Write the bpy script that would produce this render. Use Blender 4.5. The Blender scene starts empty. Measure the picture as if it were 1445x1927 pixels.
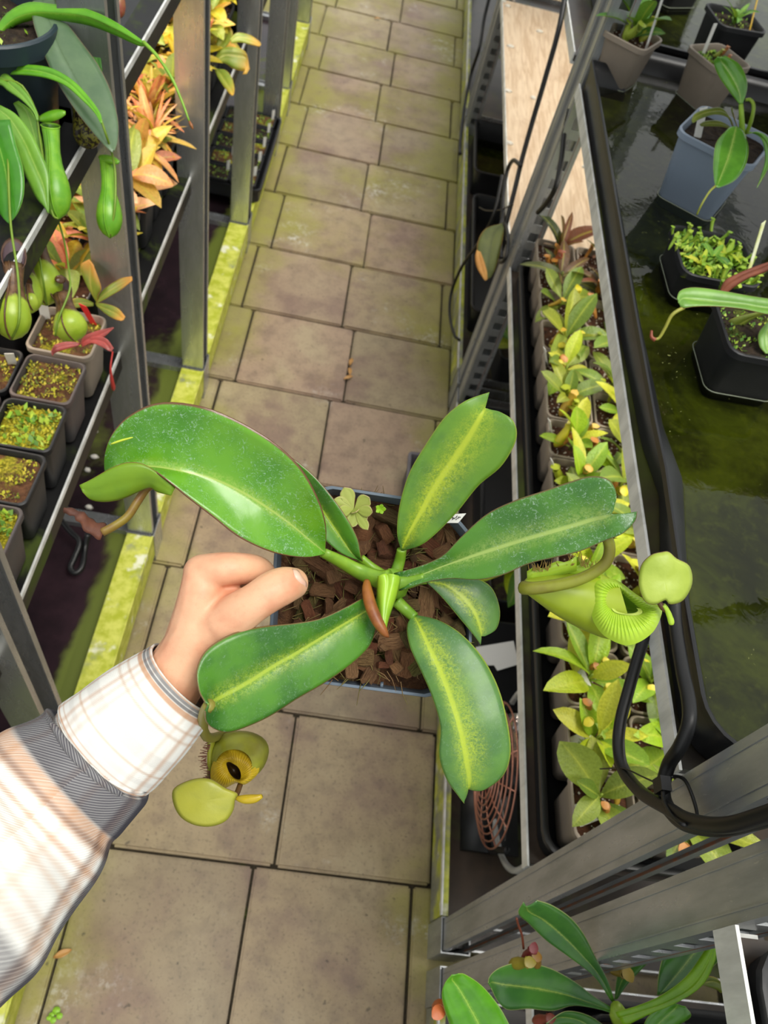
import bpy, bmesh, math, random
from mathutils import Vector, Matrix, Quaternion, noise as mnoise
scn = bpy.context.scene
COL = scn.collection

# ------------------------------------------------------------------ camera
IMG_W, IMG_H, FPX = 1445.0, 1927.0, 1468.36
CAM = Vector((0.0, 0.0, 1.5716))
RX = Vector((0.97919478, 0.17214392, 0.10744322))   # world x in (right, down, forward) of the lens
RY = Vector((0.0767698, -0.8043861, 0.58912596))
RZ = Vector((0.18784028, -0.56862067, -0.80086613))
def lens_dir(px, py):
    v = Vector(((px - IMG_W/2)/FPX, (py - IMG_H/2)/FPX, 1.0))
    return Vector((RX.dot(v), RY.dot(v), RZ.dot(v)))
def pd(px, py, d): return CAM + lens_dir(px, py)*d
def pz(px, py, z):
    v = lens_dir(px, py); return CAM + v*((z - CAM.z)/v.z)
def pX(px, py, X):
    v = lens_dir(px, py); return CAM + v*(X/v.x)
def pY(px, py, Y):
    v = lens_dir(px, py); return CAM + v*(Y/v.y)
cam_d = bpy.data.cameras.new('camera'); cam = bpy.data.objects.new('camera', cam_d); COL.objects.link(cam)
rot = Matrix(((RX.x, -RX.y, -RX.z), (RY.x, -RY.y, -RY.z), (RZ.x, -RZ.y, -RZ.z)))
q = rot.to_quaternion()
cam.matrix_world = Matrix.Translation(CAM) @ q.to_matrix().to_4x4()
cam_d.sensor_fit = 'VERTICAL'; cam_d.sensor_height = 36.0; cam_d.lens = FPX/IMG_H*36.0
cam_d.clip_start = 0.02; cam_d.clip_end = 200
cam_d.dof.use_dof = True; cam_d.dof.focus_distance = 0.53; cam_d.dof.aperture_fstop = 13.0
scn.camera = cam

# ------------------------------------------------------------------ sky, exposure
scn.view_settings.view_transform = 'Standard'; scn.view_settings.look = 'None'
scn.view_settings.gamma = 1.0; scn.view_settings.use_curve_mapping = False
scn.view_settings.exposure = 0.55
world = bpy.data.worlds.new('overcast_sky'); scn.world = world; world.use_nodes = True
wn = world.node_tree.nodes; wl = world.node_tree.links
bg = wn['Background']
tc = wn.new('ShaderNodeTexCoord'); sx = wn.new('ShaderNodeSeparateXYZ'); rp = wn.new('ShaderNodeValToRGB')
wl.new(tc.outputs['Generated'], sx.inputs[0]); wl.new(sx.outputs['Z'], rp.inputs[0])
rp.color_ramp.elements[0].position = 0.0; rp.color_ramp.elements[0].color = (0.62, 0.66, 0.66, 1)
rp.color_ramp.elements[1].position = 0.75; rp.color_ramp.elements[1].color = (1.0, 1.0, 0.98, 1)
wl.new(rp.outputs[0], bg.inputs['Color']); bg.inputs['Strength'].default_value = .82
# bright veiled sun high over the ridge, soft through the cloud and the glass
sd = bpy.data.lights.new('veiled_sun', 'SUN'); sd.energy = 2.5; sd.angle = math.radians(34); sd.color = (1.0, 0.97, 0.9)
so = bpy.data.objects.new('veiled_sun', sd); COL.objects.link(so); so.rotation_euler = (math.radians(12), math.radians(14), 0); so.location = (0, 0, 6)

# ------------------------------------------------------------------ helpers
def lin(c):
    c = c/255.0
    return c/12.92 if c <= 0.04045 else ((c+0.055)/1.055)**2.4
def rgb(r, g, b): return (lin(r), lin(g), lin(b), 1.0)

class NT:
    """small wrapper to wire a procedural material"""
    def __init__(s, name):
        s.m = bpy.data.materials.new(name); s.m.use_nodes = True
        s.t = s.m.node_tree; s.N = s.t.nodes; s.N.clear()
        s.out = s.N.new('ShaderNodeOutputMaterial')
    def link(s, a, b): s.t.links.new(a, b)
    def put(s, sock, v):
        if v is None: return
        if isinstance(v, bpy.types.NodeSocket): s.link(v, sock)
        else:
            if hasattr(sock.default_value, '__len__') and not hasattr(v, '__len__'): v = [v]*len(sock.default_value)
            sock.default_value = v
    def math(s, op, a, b=None, c=None, clamp=False):
        n = s.N.new('ShaderNodeMath'); n.operation = op; n.use_clamp = clamp
        s.put(n.inputs[0], a); s.put(n.inputs[1], b); s.put(n.inputs[2], c); return n.outputs[0]
    def mix(s, f, a, b, mode='MIX'):
        n = s.N.new('ShaderNodeMix'); n.data_type = 'RGBA'; n.blend_type = mode
        s.put(n.inputs[0], f); s.put(n.inputs[6], a); s.put(n.inputs[7], b); return n.outputs[2]
    def ramp(s, f, *st):
        n = s.N.new('ShaderNodeValToRGB'); e = n.color_ramp.elements
        while len(e) < len(st): e.new(0.5)
        for k, (p, c) in enumerate(st):
            e[k].position = p; e[k].color = c if hasattr(c, '__len__') else (c, c, c, 1)
        s.put(n.inputs[0], f); return n.outputs[0]
    def step(s, f, a, b):          # smooth 0..1 between a and b
        n = s.N.new('ShaderNodeMapRange'); n.interpolation_type = 'SMOOTHSTEP'
        s.put(n.inputs[0], f); s.put(n.inputs[1], a); s.put(n.inputs[2], b); s.put(n.inputs[3], 0.0); s.put(n.inputs[4], 1.0)
        return n.outputs[0]
    def coord(s, what='Object'):
        if what == 'World': return s.N.new('ShaderNodeNewGeometry').outputs['Position']
        n = s.N.new('ShaderNodeTexCoord'); return n.outputs[what]
    def mapv(s, v, scale=(1,1,1), loc=(0,0,0), rot=(0,0,0)):
        n = s.N.new('ShaderNodeMapping'); s.put(n.inputs[0], v); n.inputs[1].default_value = loc; n.inputs[2].default_value = rot; n.inputs[3].default_value = scale; return n.outputs[0]
    def sep(s, v):
        n = s.N.new('ShaderNodeSeparateXYZ'); s.put(n.inputs[0], v); return n.outputs
    def noise(s, v, scale, detail=3, rough=0.55, dist=0.0, color=False):
        n = s.N.new('ShaderNodeTexNoise'); s.put(n.inputs['Vector'], v); n.inputs['Scale'].default_value = scale
        n.inputs['Detail'].default_value = detail; n.inputs['Roughness'].default_value = rough; n.inputs['Distortion'].default_value = dist
        return n.outputs['Color' if color else 'Fac']
    def voro(s, v, scale, feat='F1', out='Distance', rnd=1.0):
        n = s.N.new('ShaderNodeTexVoronoi'); n.feature = feat; s.put(n.inputs['Vector'], v); n.inputs['Scale'].default_value = scale
        n.inputs['Randomness'].default_value = rnd; return n.outputs[out]
    def wave(s, v, scale, dist=0.0, detail=2, dire='X', prof='SIN'):
        n = s.N.new('ShaderNodeTexWave'); n.bands_direction = dire; n.wave_profile = prof; s.put(n.inputs['Vector'], v)
        n.inputs['Scale'].default_value = scale; n.inputs['Distortion'].default_value = dist; n.inputs['Detail'].default_value = detail; return n.outputs['Fac']
    def info(s, what='Random'): return s.N.new('ShaderNodeObjectInfo').outputs[what]
    def bump(s, h, strength=0.3, dist=0.001):
        n = s.N.new('ShaderNodeBump'); n.inputs['Strength'].default_value = strength; n.inputs['Distance'].default_value = dist
        s.put(n.inputs['Height'], h); return n.outputs[0]
    def bsdf(s, color, rough=0.5, metal=0.0, normal=None, spec=None, sss=0.0, sssr=(1,.3,.15), scale=0.004, coat=0.0, trans=0.0, tcol=None):
        n = s.N.new('ShaderNodeBsdfPrincipled')
        s.put(n.inputs['Base Color'], color); s.put(n.inputs['Roughness'], rough); s.put(n.inputs['Metallic'], metal)
        if normal is not None: s.link(normal, n.inputs['Normal'])
        if spec is not None: s.put(n.inputs['Specular IOR Level'], spec)
        if sss:
            n.inputs['Subsurface Weight'].default_value = sss; n.inputs['Subsurface Radius'].default_value = sssr; n.inputs['Subsurface Scale'].default_value = scale
        if coat: n.inputs['Coat Weight'].default_value = coat; n.inputs['Coat Roughness'].default_value = 0.2
        o = n.outputs[0]
        if trans:
            t = s.N.new('ShaderNodeBsdfTranslucent'); s.put(t.inputs[0], tcol if tcol is not None else color)
            if normal is not None: s.link(normal, t.inputs['Normal'])
            x = s.N.new('ShaderNodeMixShader'); x.inputs[0].default_value = trans; s.link(o, x.inputs[1]); s.link(t.outputs[0], x.inputs[2]); o = x.outputs[0]
        s.link(o, s.out.inputs[0]); return s.m

class MB:
    """collects geometry for ONE mesh object (world coordinates)"""
    def __init__(s): s.v = []; s.f = []; s.uv = []; s.mi = []; s.cur = 0
    def vert(s, p): s.v.append(Vector(p)); return len(s.v)-1
    def face(s, idx, uv=None): s.f.append(tuple(idx)); s.uv.append(uv); s.mi.append(s.cur)
    def box(s, a, b, M=None):
        x0, y0, z0 = a; x1, y1, z1 = b
        P = [(x0,y0,z0),(x1,y0,z0),(x1,y1,z0),(x0,y1,z0),(x0,y0,z1),(x1,y0,z1),(x1,y1,z1),(x0,y1,z1)]
        k = [s.vert(M @ Vector(p) if M else p) for p in P]
        for q in ((0,3,2,1),(4,5,6,7),(0,1,5,4),(1,2,6,5),(2,3,7,6),(3,0,4,7)): s.face([k[i] for i in q])
        return s
    def grid(s, P, uv=None, closed_u=False, flip=False):
        nv = len(P); nu = len(P[0]); b = len(s.v)
        for r in P:
            for p in r: s.vert(p)
        for j in range(nv-1):
            for i in range(nu if closed_u else nu-1):
                i2 = (i+1) % nu
                q = [b+j*nu+i, b+j*nu+i2, b+(j+1)*nu+i2, b+(j+1)*nu+i]
                u = None
                if uv:
                    ui = i+1
                    u = [uv(i, j), uv(ui, j), uv(ui, j+1), uv(i, j+1)]
                if flip: q.reverse(); u = u[::-1] if u else None
                s.face(q, u)
        return b
    def fan(s, idx, c, flip=False):
        k = s.vert(c); n = len(idx)
        for i in range(n):
            t = [idx[i], idx[(i+1) % n], k]
            s.face(t[::-1] if flip else t)
    def tube(s, pts, rad, n=8, cap=True, uvs=True, flat=None):
        pts = [Vector(p) for p in pts]; m = len(pts)
        if not hasattr(rad, '__len__'): rad = [rad]*m
        frames = frame(pts); R = []
        for j in range(m):
            t, a, b2 = frames[j]; r = rad[j]
            rx, ry = (r if hasattr(r, '__len__') else (r, r))
            R.append([pts[j] + a*math.cos(2*math.pi*i/n)*rx + b2*math.sin(2*math.pi*i/n)*ry for i in range(n)])
        b = s.grid(R, (lambda i, j: (i/n, j/(m-1))) if uvs else None, closed_u=True)
        if cap:
            s.fan([b+i for i in range(n)], pts[0], True); s.fan([b+(m-1)*n+i for i in range(n)], pts[-1])
        return b
    def prism(s, poly, axis_vec, M=None):   # poly: list of 3D points, extruded along axis_vec
        a = [s.vert(p) for p in poly]; b = [s.vert(Vector(p)+Vector(axis_vec)) for p in poly]; n = len(poly)
        for i in range(n): s.face([a[i], a[(i+1) % n], b[(i+1) % n], b[i]])
        s.face(a[::-1]); s.face(b)
    def build(s, name, mat, parent=None, smooth=True, loc=None, angle=None):
        off = Vector(loc) if loc is not None else (parent_loc(parent) if parent else Vector((0,0,0)))
        me = bpy.data.meshes.new(name)
        me.from_pydata([tuple(v-off) for v in s.v], [], s.f)
        if any(u is not None for u in s.uv):
            L = me.uv_layers.new(name='UVMap'); k = 0
            for fi, f in enumerate(s.f):
                u = s.uv[fi]
                for i in range(len(f)):
                    if u: L.data[k].uv = u[i]
                    k += 1
        mats = mat if isinstance(mat, (list, tuple)) else [mat]
        for x in mats: me.materials.append(x)
        if len(mats) > 1:
            for p, i in zip(me.polygons, s.mi): p.material_index = i
        bm = bmesh.new(); bm.from_mesh(me); bmesh.ops.recalc_face_normals(bm, faces=bm.faces); bm.to_mesh(me); bm.free()
        if smooth:
            for p in me.polygons: p.use_smooth = True
            if angle is not None and hasattr(me, 'set_sharp_from_angle'): me.set_sharp_from_angle(angle=math.radians(angle))
        o = bpy.data.objects.new(name, me); COL.objects.link(o)
        if parent:
            o.parent = parent
        else: o.location = off
        return o
ABS = {}
def parent_loc(p):
    l = Vector((0,0,0))
    while p is not None: l = l + p.location; p = p.parent
    return l
def frame(pts):
    """parallel transported frames (tangent, a, b)"""
    m = len(pts); T = []
    for j in range(m):
        t = (pts[min(j+1, m-1)] - pts[max(j-1, 0)])
        T.append(t.normalized() if t.length > 1e-9 else Vector((0,0,1)))
    up = Vector((0,0,1)) if abs(T[0].z) < 0.9 else Vector((1,0,0))
    a = (up - T[0]*up.dot(T[0])).normalized(); out = []
    for j in range(m):
        a = (a - T[j]*a.dot(T[j]))
        a = a.normalized() if a.length > 1e-6 else T[j].orthogonal().normalized()
        out.append((T[j], a, T[j].cross(a)))
    return out
def crom(P, n):
    """Catmull-Rom through the points P (tuples or Vectors), n samples"""
    P = [Vector(p) for p in P]; m = len(P)-1; out = []
    for k in range(n):
        t = k/(n-1)*m; i = min(int(t), m-1); u = t-i
        a = P[i-1] if i > 0 else P[0]*2-P[1]; b = P[i]; c = P[i+1]; d = P[i+2] if i+2 <= m else P[m]*2-P[m-1]
        out.append(0.5*((2*b)+(c-a)*u+(2*a-5*b+4*c-d)*u*u+(3*b-a-3*c+d)*u**3))
    return out
def lerp(a, b, t): return a+(b-a)*t
def interp(T, x):
    """piecewise linear table [(x, y), ...]"""
    if x <= T[0][0]: return T[0][1]
    for (a, b), (c, d) in zip(T, T[1:]):
        if x <= c: return b+(d-b)*(x-a)/(c-a)
    return T[-1][1]
def empty(name, loc):
    o = bpy.data.objects.new(name, None); COL.objects.link(o); o.location = loc; o.empty_display_size = 0.02; return o
def tag(o, label=None, cat=None, group=None, kind=None):
    if label: o['label'] = label
    if cat: o['category'] = cat
    if group: o['group'] = group
    if kind: o['kind'] = kind
    return o
def inst(me, name, parent, M, color=None):
    """one more object that shares mesh data; M is the world matrix"""
    o = bpy.data.objects.new(name, me); COL.objects.link(o)
    if parent is not None:
        o.parent = parent; M = Matrix.Translation(-parent_loc(parent)) @ M
    l, r, s = M.decompose(); o.location = l; o.rotation_mode = 'QUATERNION'; o.rotation_quaternion = r; o.scale = s
    if color: o.color = color
    return o
def ordinal(n): return ['nearest', 'second', 'third', 'fourth', 'fifth', 'sixth', 'seventh', 'eighth', 'ninth', 'tenth', 'eleventh', 'twelfth', 'thirteenth', 'fourteenth', 'fifteenth', 'sixteenth', 'seventeenth', 'eighteenth'][n]
# ------------------------------------------------------------------ materials
MAT = {}
def m_paver():
    t = NT('concrete_paver'); w = t.coord('World'); r = t.info('Random')
    n1 = t.noise(w, 3.0, 4, .6); n2 = t.noise(w, 20, 5, .65); n3 = t.noise(w, 170, 3, .6); n4 = t.noise(w, 5.0, 5, .62)
    base = t.ramp(r, (0.0, rgb(150,128,102)), (0.35, rgb(158,142,110)), (0.7, rgb(140,124,100)), (1.0, rgb(160,136,114)))
    base = t.mix(t.math('MULTIPLY', t.step(n2, .42, .72), .45), base, rgb(106,96,78))
    base = t.mix(t.math('MULTIPLY', t.step(n4, .45, .68), .75), base, rgb(122,98,88))
    base = t.mix(t.math('MULTIPLY', t.step(n4, .46, .30), .5), base, rgb(166,154,122))
    base = t.mix(t.math('MULTIPLY', t.step(n3, .52, .78), .6), base, rgb(84,74,62))
    x = t.sep(w); ax = t.math('ABSOLUTE', t.math('ADD', x[0], -0.03))
    edge = t.math('ADD', t.math('MULTIPLY', t.step(ax, .12, .40), .34), t.math('MULTIPLY', t.step(x[1], .8, 3.2), .20))
    alg = t.step(t.math('ADD', n1, edge), .60, .92)
    base = t.mix(t.math('MULTIPLY', alg, t.ramp(n2, (.3, .78), (.7, .45))), base, rgb(132,132,40))
    salt = t.math('MULTIPLY', t.step(t.noise(w, 3.1, 6, .72, .3), .55, .70), t.step(t.noise(w, 60, 4, .7), .44, .62))
    base = t.mix(t.math('MULTIPLY', salt, .6), base, rgb(206,204,198))
    dk = t.step(t.noise(w, 62, 2, .5), .69, .75)
    base = t.mix(t.math('MULTIPLY', dk, .6), base, rgb(56,52,42))
    h = t.math('ADD', t.math('MULTIPLY', n3, .5), n2)
    return t.bsdf(base, t.ramp(n1, (.3, .40), (.7, .68)), 0, t.bump(h, .35, .0015), .45)
def m_simple(name, col, rough=.5, metal=0, bump=0, bscale=60, var=0, col2=None, vscale=8, spec=None, coat=0):
    t = NT(name); c = col; nrm = None
    if col2 is not None:
        c = t.mix(t.step(t.noise(t.coord('Object'), vscale, 4, .6), .35, .68), col, col2)
    if bump: nrm = t.bump(t.noise(t.coord('Object'), bscale, 4, .6), bump, .001)
    return t.bsdf(c, rough, metal, nrm, spec, coat=coat)
def m_galv(name, algae=0.0, tint=(120,120,116), rough=.36, mt=.62):
    t = NT(name); w = t.coord('World')
    n = t.noise(t.mapv(w, (1, 1, .22)), 30, 5, .6); sp = t.voro(w, 130, 'F1', 'Color')
    c = t.mix(t.step(n, .35, .7), rgb(*tint), rgb(int(tint[0]*.84), int(tint[1]*.84), int(tint[2]*.83)))
    scr = t.step(t.noise(t.mapv(w, (90, 90, 40)), 3, 2, .5, 1.5), .66, .74)
    c = t.mix(t.math('MULTIPLY', scr, .5), c, rgb(205,205,200))
    metal = mt; rg = t.ramp(n, (.3, rough-.06), (.7, rough+.12))
    if algae:
        g = t.step(t.noise(w, 14, 4, .65), .72-algae*.55, .95-algae*.55)
        gc = t.mix(t.step(t.noise(w, 40, 4, .6), .35, .65), rgb(166,174,40), rgb(200,202,92)); gc = t.mix(t.step(t.noise(w, 18, 3, .6), .58, .7), gc, rgb(222,222,196))
        c = t.mix(g, c, gc); metal = t.math('SUBTRACT', .45, t.math('MULTIPLY', g, .45)); rg = t.math('ADD', rg, t.math('MULTIPLY', g, .1))
    return t.bsdf(c, rg, metal, t.bump(n, .08, .0008))
def m_leaf(name, base, rib, dark=None, edge=None, mott=None, mott_amt=0.0, wax=0.0, rough=.32, ribw=.10, trans=.22, objcol=False, vein=0.0, spec=.5, tipc=None):
    """leaf in UV space: u across (0.5 = midrib), v along"""
    t = NT(name); uv = t.coord('UV'); s = t.sep(uv); o = t.coord('Object')
    au = t.math('MULTIPLY', t.math('ABSOLUTE', t.math('SUBTRACT', s[0], .5)), 2.0)
    b = t.info('Color') if objcol else base
    n1 = t.noise(o, 26, 4, .6); n2 = t.noise(o, 240, 4, .65)
    if dark is None and objcol: c = t.mix(t.math('MULTIPLY', t.step(n1, .40, .66), .4), b, t.mix(1.0, b, (.45,.55,.4,1), 'MULTIPLY'))
    else: c = t.mix(t.step(n1, .36, .66), b, dark if dark is not None else base)
    if tipc is not None: c = t.mix(t.math('MULTIPLY', t.step(t.math('ADD', s[1], t.math('MULTIPLY', n1, .3)), .62, 1.1), .8), c, tipc)
    if mott is not None:
        f = t.math('MULTIPLY', t.step(t.math('ADD', t.math('SUBTRACT', t.math('MULTIPLY', t.noise(o, 620, 4, .7), .75), t.math('MULTIPLY', au, .36)), t.math('MULTIPLY', n1, .5)), .62-mott_amt*.4, .86-mott_amt*.4), .9)
        c = t.mix(f, c, mott)
    if rib is not None:
        n3 = t.noise(o, 900, 3, .65)
        core = t.math('SUBTRACT', 1.0, t.step(au, ribw*.12, ribw*.55))
        halo = t.math('MULTIPLY', t.math('SUBTRACT', 1.0, t.step(au, ribw*.1, ribw*2.6)), t.step(t.math('ADD', t.math('MULTIPLY', n2, .6), t.math('MULTIPLY', n3, .8)), .48, .98))
        f = t.math('MAXIMUM', t.math('MULTIPLY', core, .85), t.math('MULTIPLY', halo, .8))
        f = t.math('MULTIPLY', f, t.math('SUBTRACT', 1.0, t.math('MULTIPLY', t.step(s[1], .75, 1.05), .6)))
        r = rib if not objcol else t.mix(.7, b, rib)
        c = t.mix(f, c, r)
    if wax:
        wx = t.math('MULTIPLY', t.step(t.noise(o, 300, 5, .8, 2.2), .55, .62), t.step(n1, .36, .56))
        c = t.mix(t.math('MULTIPLY', wx, wax), c, rgb(190,216,196))
    if edge is not None:
        c = t.mix(t.step(au, .962, .99), c, edge)
    hgt = t.math('MULTIPLY', n2, .6)
    if vein:
        wv = t.wave(t.mapv(uv, (1, 1, 1)), 9, 2.0, 2, 'X'); hgt = t.math('ADD', hgt, t.math('MULTIPLY', wv, vein))
    b1 = t.N.new('ShaderNodeBump'); b1.inputs['Strength'].default_value = .35; b1.inputs['Distance'].default_value = .004
    t.link(t.noise(o, 22, 3, .55), b1.inputs['Height']); b2 = t.N.new('ShaderNodeBump'); b2.inputs['Strength'].default_value = .16; b2.inputs['Distance'].default_value = .0008
    t.put(b2.inputs['Height'], hgt); t.link(b1.outputs[0], b2.inputs['Normal'])
    return t.bsdf(c, rough, 0, b2.outputs[0], spec, trans=trans, tcol=t.mix(.35, c, rgb(190,205,60)))
def m_skin():
    t = NT('skin'); o = t.coord('Object')
    n = t.noise(o, 34, 3, .55); f = t.noise(o, 420, 4, .65)
    c = t.mix(t.step(n, .35, .68), rgb(222,172,138), rgb(208,146,114))
    c = t.mix(t.math('MULTIPLY', t.step(f, .5, .8), .18), c, rgb(186,116,96))
    v = t.voro(t.mapv(o, (1, 1, 1)), 620, 'DISTANCE_TO_EDGE')
    return t.bsdf(c, .48, 0, t.bump(t.math('ADD', t.math('MULTIPLY', v, 1.2), t.math('MULTIPLY', f, .4)), .12, .0005), .4, sss=.12, scale=.003)
def m_plaid(name, dark_bands, offs=0.0):
    """woven plaid: u runs round the sleeve, v along it (v in metres*10)"""
    t = NT(name); uv = t.coord('UV'); s = t.sep(uv); o = t.coord('Object')
    base = rgb(238,237,232)
    def bands(x, lst):
        f = None
        for (a, b, amt) in lst:
            g = t.math('MULTIPLY', t.math('MULTIPLY', t.step(x, a-.012, a+.012), t.math('SUBTRACT', 1.0, t.step(x, b-.012, b+.012))), amt)
            f = g if f is None else t.math('MAXIMUM', f, g)
        return f
    c = base
    for colr, lu, lv in dark_bands:
        for x, lst in ((s[0], lu), (s[1], lv)):
            if lst:
                tw = t.wave(t.mapv(uv, (42, 42, 1), (0,0,0), (0,0,.7)), 1.0, .3, 1, 'X')
                c = t.mix(t.math('MULTIPLY', bands(x, lst), t.ramp(tw, (.12, .78), (.6, 1.0))), c, colr)
    tw = t.wave(t.mapv(uv, (60, 60, 1), (0,0,0), (0,0,.7)), 1.0, .4, 1, 'X')
    c = t.mix(t.math('MULTIPLY', tw, .07), c, rgb(150,146,140))
    return t.bsdf(c, .9, 0, t.bump(t.math('ADD', tw, t.noise(o, 500, 3, .6)), .35, .0006), .2)
def m_water():
    t = NT('tray_water'); w = t.coord('World')
    n = t.noise(w, 42, 3, .55, .6)
    b = t.bump(n, .10, .002)
    g = t.N.new('ShaderNodeBsdfGlossy'); g.inputs['Color'].default_value = (1,1,1,1); g.inputs['Roughness'].default_value = .02; t.link(b, g.inputs['Normal'])
    tr = t.N.new('ShaderNodeBsdfTransparent'); tr.inputs[0].default_value = rgb(196,202,150)
    fr = t.N.new('ShaderNodeFresnel'); fr.inputs[0].default_value = 1.33; t.link(b, fr.inputs['Normal'])
    mx = t.N.new('ShaderNodeMixShader'); t.link(fr.outputs[0], mx.inputs[0]); t.link(tr.outputs[0], mx.inputs[1]); t.link(g.outputs[0], mx.inputs[2])
    # scattered floating specks of algae
    sp = t.math('MULTIPLY', t.step(t.noise(w, 260, 2, .5), .70, .74), t.step(t.noise(w, 11, 2, .5), .50, .62))
    d = t.N.new('ShaderNodeBsdfDiffuse'); d.inputs[0].default_value = rgb(150,156,92)
    m2 = t.N.new('ShaderNodeMixShader'); t.link(sp, m2.inputs[0]); t.link(mx.outputs[0], m2.inputs[1]); t.link(d.outputs[0], m2.inputs[2])
    t.link(m2.outputs[0], t.out.inputs[0]); return t.m
def m_algae_bottom():
    t = NT('algae_tray_bottom'); w = t.coord('World')
    n = t.noise(w, 9, 5, .65, .5); n2 = t.noise(w, 70, 4, .6)
    c = t.ramp(n, (.30, rgb(26,28,18)), (.48, rgb(52,56,22)), (.62, rgb(86,92,34)), (.78, rgb(44,48,24)))
    c = t.mix(t.math('MULTIPLY', t.step(n2, .5, .75), .5), c, rgb(108,112,48))
    return t.bsdf(c, .75, 0, t.bump(n2, .5, .003), .2)
def m_wetboard(name, a, b, g, gscale=2.6, rough=.2, edge=None, spec=.5, lo=.50):
    t = NT(name); w = t.coord('World')
    n = t.noise(w, 5, 5, .65); n2 = t.noise(w, 60, 4, .6)
    c = t.mix(t.step(n, .35, .65), a, b)
    gn = t.noise(w, gscale, 5, .7, .4)
    if edge: gn = t.math('ADD', gn, t.math('MULTIPLY', t.step(t.sep(w)[0], edge-.05, edge+.01), .26))
    gm = t.step(gn, lo, lo+.16)
    c = t.mix(t.math('MULTIPLY', gm, .9), c, g)
    return t.bsdf(c, t.ramp(gm, (0, rough), (1, .6)), 0, t.bump(n2, .15, .001), spec)
def m_ply():
    t = NT('plywood'); w = t.coord('World')
    g = t.noise(t.mapv(w, (34, 3, 3)), 2.2, 5, .6, 1.2); n = t.noise(w, 6, 4, .6)
    c = t.mix(t.step(g, .38, .66), rgb(228,206,178), rgb(204,176,144))
    c = t.mix(t.math('MULTIPLY', t.step(n, .5, .75), .45), c, rgb(176,144,112))
    return t.bsdf(c, .6, 0, t.bump(g, .12, .0006), .4)
def m_bark():
    t = NT('coconut_bark'); o = t.coord('Object'); r = t.info('Random')
    g = t.noise(t.mapv(o, (.7, 8, 8)), 3.2, 5, .75, .5); n = t.noise(o, 2.2, 4, .6)
    a = t.ramp(r, (0, rgb(176,124,84)), (.2, rgb(214,166,116)), (.4, rgb(150,92,64)), (.55, rgb(196,124,86)), (.7, rgb(196,164,106)), (.85, rgb(134,100,70)), (1, rgb(166,160,84)))
    c = t.mix(t.step(g, .35, .66), a, t.mix(1.0, a, (.32,.28,.25,1), 'MULTIPLY'))
    c = t.mix(t.math('MULTIPLY', t.step(n, .60, .75), .6), c, rgb(120,120,44))
    return t.bsdf(c, .75, 0, t.bump(g, .9, .12), .3)
def m_soil(name, a, b, speck=None, spscale=190, moss=None, amt=.0):
    t = NT(name); o = t.coord('World')
    n = t.noise(o, 90, 5, .7); n2 = t.noise(o, 300, 4, .6)
    c = t.mix(t.step(n, .36, .66), a, b)
    if moss is not None: c = t.mix(t.step(t.noise(o, 24, 5, .7), .70-amt*.45, .80-amt*.45), c, t.mix(t.step(n2, .4, .6), moss, t.mix(1.0, moss, (.4,.45,.35,1), 'MULTIPLY')))
    if speck is not None: c = t.mix(t.step(t.voro(o, spscale, 'F1'), .24, .18), c, speck)
    return t.bsdf(c, .85, 0, t.bump(t.math('ADD', n, n2), .9, .004), .25)
def m_objcol(name, rough=.5, trans=0.0, vary=.3, spec=.5):
    t = NT(name); o = t.coord('Object'); b = t.info('Color')
    n = t.noise(o, 60, 4, .6)
    c = t.mix(t.math('MULTIPLY', t.step(n, .4, .7), vary), b, t.mix(1.0, b, (.5,.45,.4,1), 'MULTIPLY'))
    return t.bsdf(c, rough, 0, t.bump(n, .15, .001), spec, trans=trans)

MAT['paver'] = m_paver()
MAT['bed'] = m_soil('joint_grit', rgb(52,46,36), rgb(70,62,48), None, 200, rgb(70,74,30), .3)
MAT['galv'] = m_galv('galvanised_steel', 0, (196,198,200), .27, .8)
MAT['galv_warm'] = m_galv('galvanised_steel_near', 0, (184,187,190), .30)
MAT['rail'] = m_galv('algae_covered_rail', 1.0, (150,154,140), .42)
MAT['rail_r'] = m_galv('algae_streaked_rail', .62, (160,162,150), .42)
MAT['beam_dark'] = m_wetboard('grimy_beam', rgb(18,18,19), rgb(30,30,30), rgb(66,80,24), 6.0, .4, None, .25)
MAT['rust'] = m_simple('rust', rgb(128,76,46), .8, 0, .3, 200, col2=rgb(96,84,74), vscale=60)
MAT['alu'] = m_galv('aluminium_lip', 0, (236,237,234), .35, .25)
MAT['black'] = m_simple('black_plastic', rgb(17,18,20), .38, 0, .1, 120)
MAT['black_rim'] = m_simple('black_tray_plastic', rgb(27,28,31), .34, 0, .1, 80, col2=rgb(19,20,22))
MAT['blackpot'] = m_simple('black_pot_plastic', rgb(22,23,26), .5, 0, .1, 120, col2=rgb(34,34,37))
MAT['bluegrey'] = m_simple('blue_grey_pot_plastic', rgb(98,112,126), .38, 0, .06, 120)
MAT['palebluepot'] = m_simple('pale_blue_pot_plastic', rgb(132,146,164), .42, 0, .06, 120)
MAT['taupe'] = m_simple('taupe_pot_plastic', rgb(146,134,120), .5, 0, .08, 120, col2=rgb(132,122,110))
MAT['teal_pot'] = m_simple('dark_teal_pot_plastic', rgb(36,50,58), .45, 0, .06, 100)
MAT['maroon_rim'] = m_simple('weathered_pot_plastic', rgb(86,72,68), .55, 0, .08, 120, col2=rgb(66,66,68))
MAT['water'] = m_water(); MAT['algae_bottom'] = m_algae_bottom()
MAT['board_l'] = m_wetboard('wet_dark_shelf_board', rgb(34,26,30), rgb(54,38,44), rgb(96,108,26), 2.1, .22, -.37, .5, .53)  # purplish base tone stands in for the grow lights' reflection on the board
MAT['board_r'] = m_wetboard('damp_shelf_board', rgb(40,36,32), rgb(70,58,48), rgb(84,96,30), 1.9, .3)
MAT['ply'] = m_ply(); MAT['bark'] = m_bark()
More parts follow.
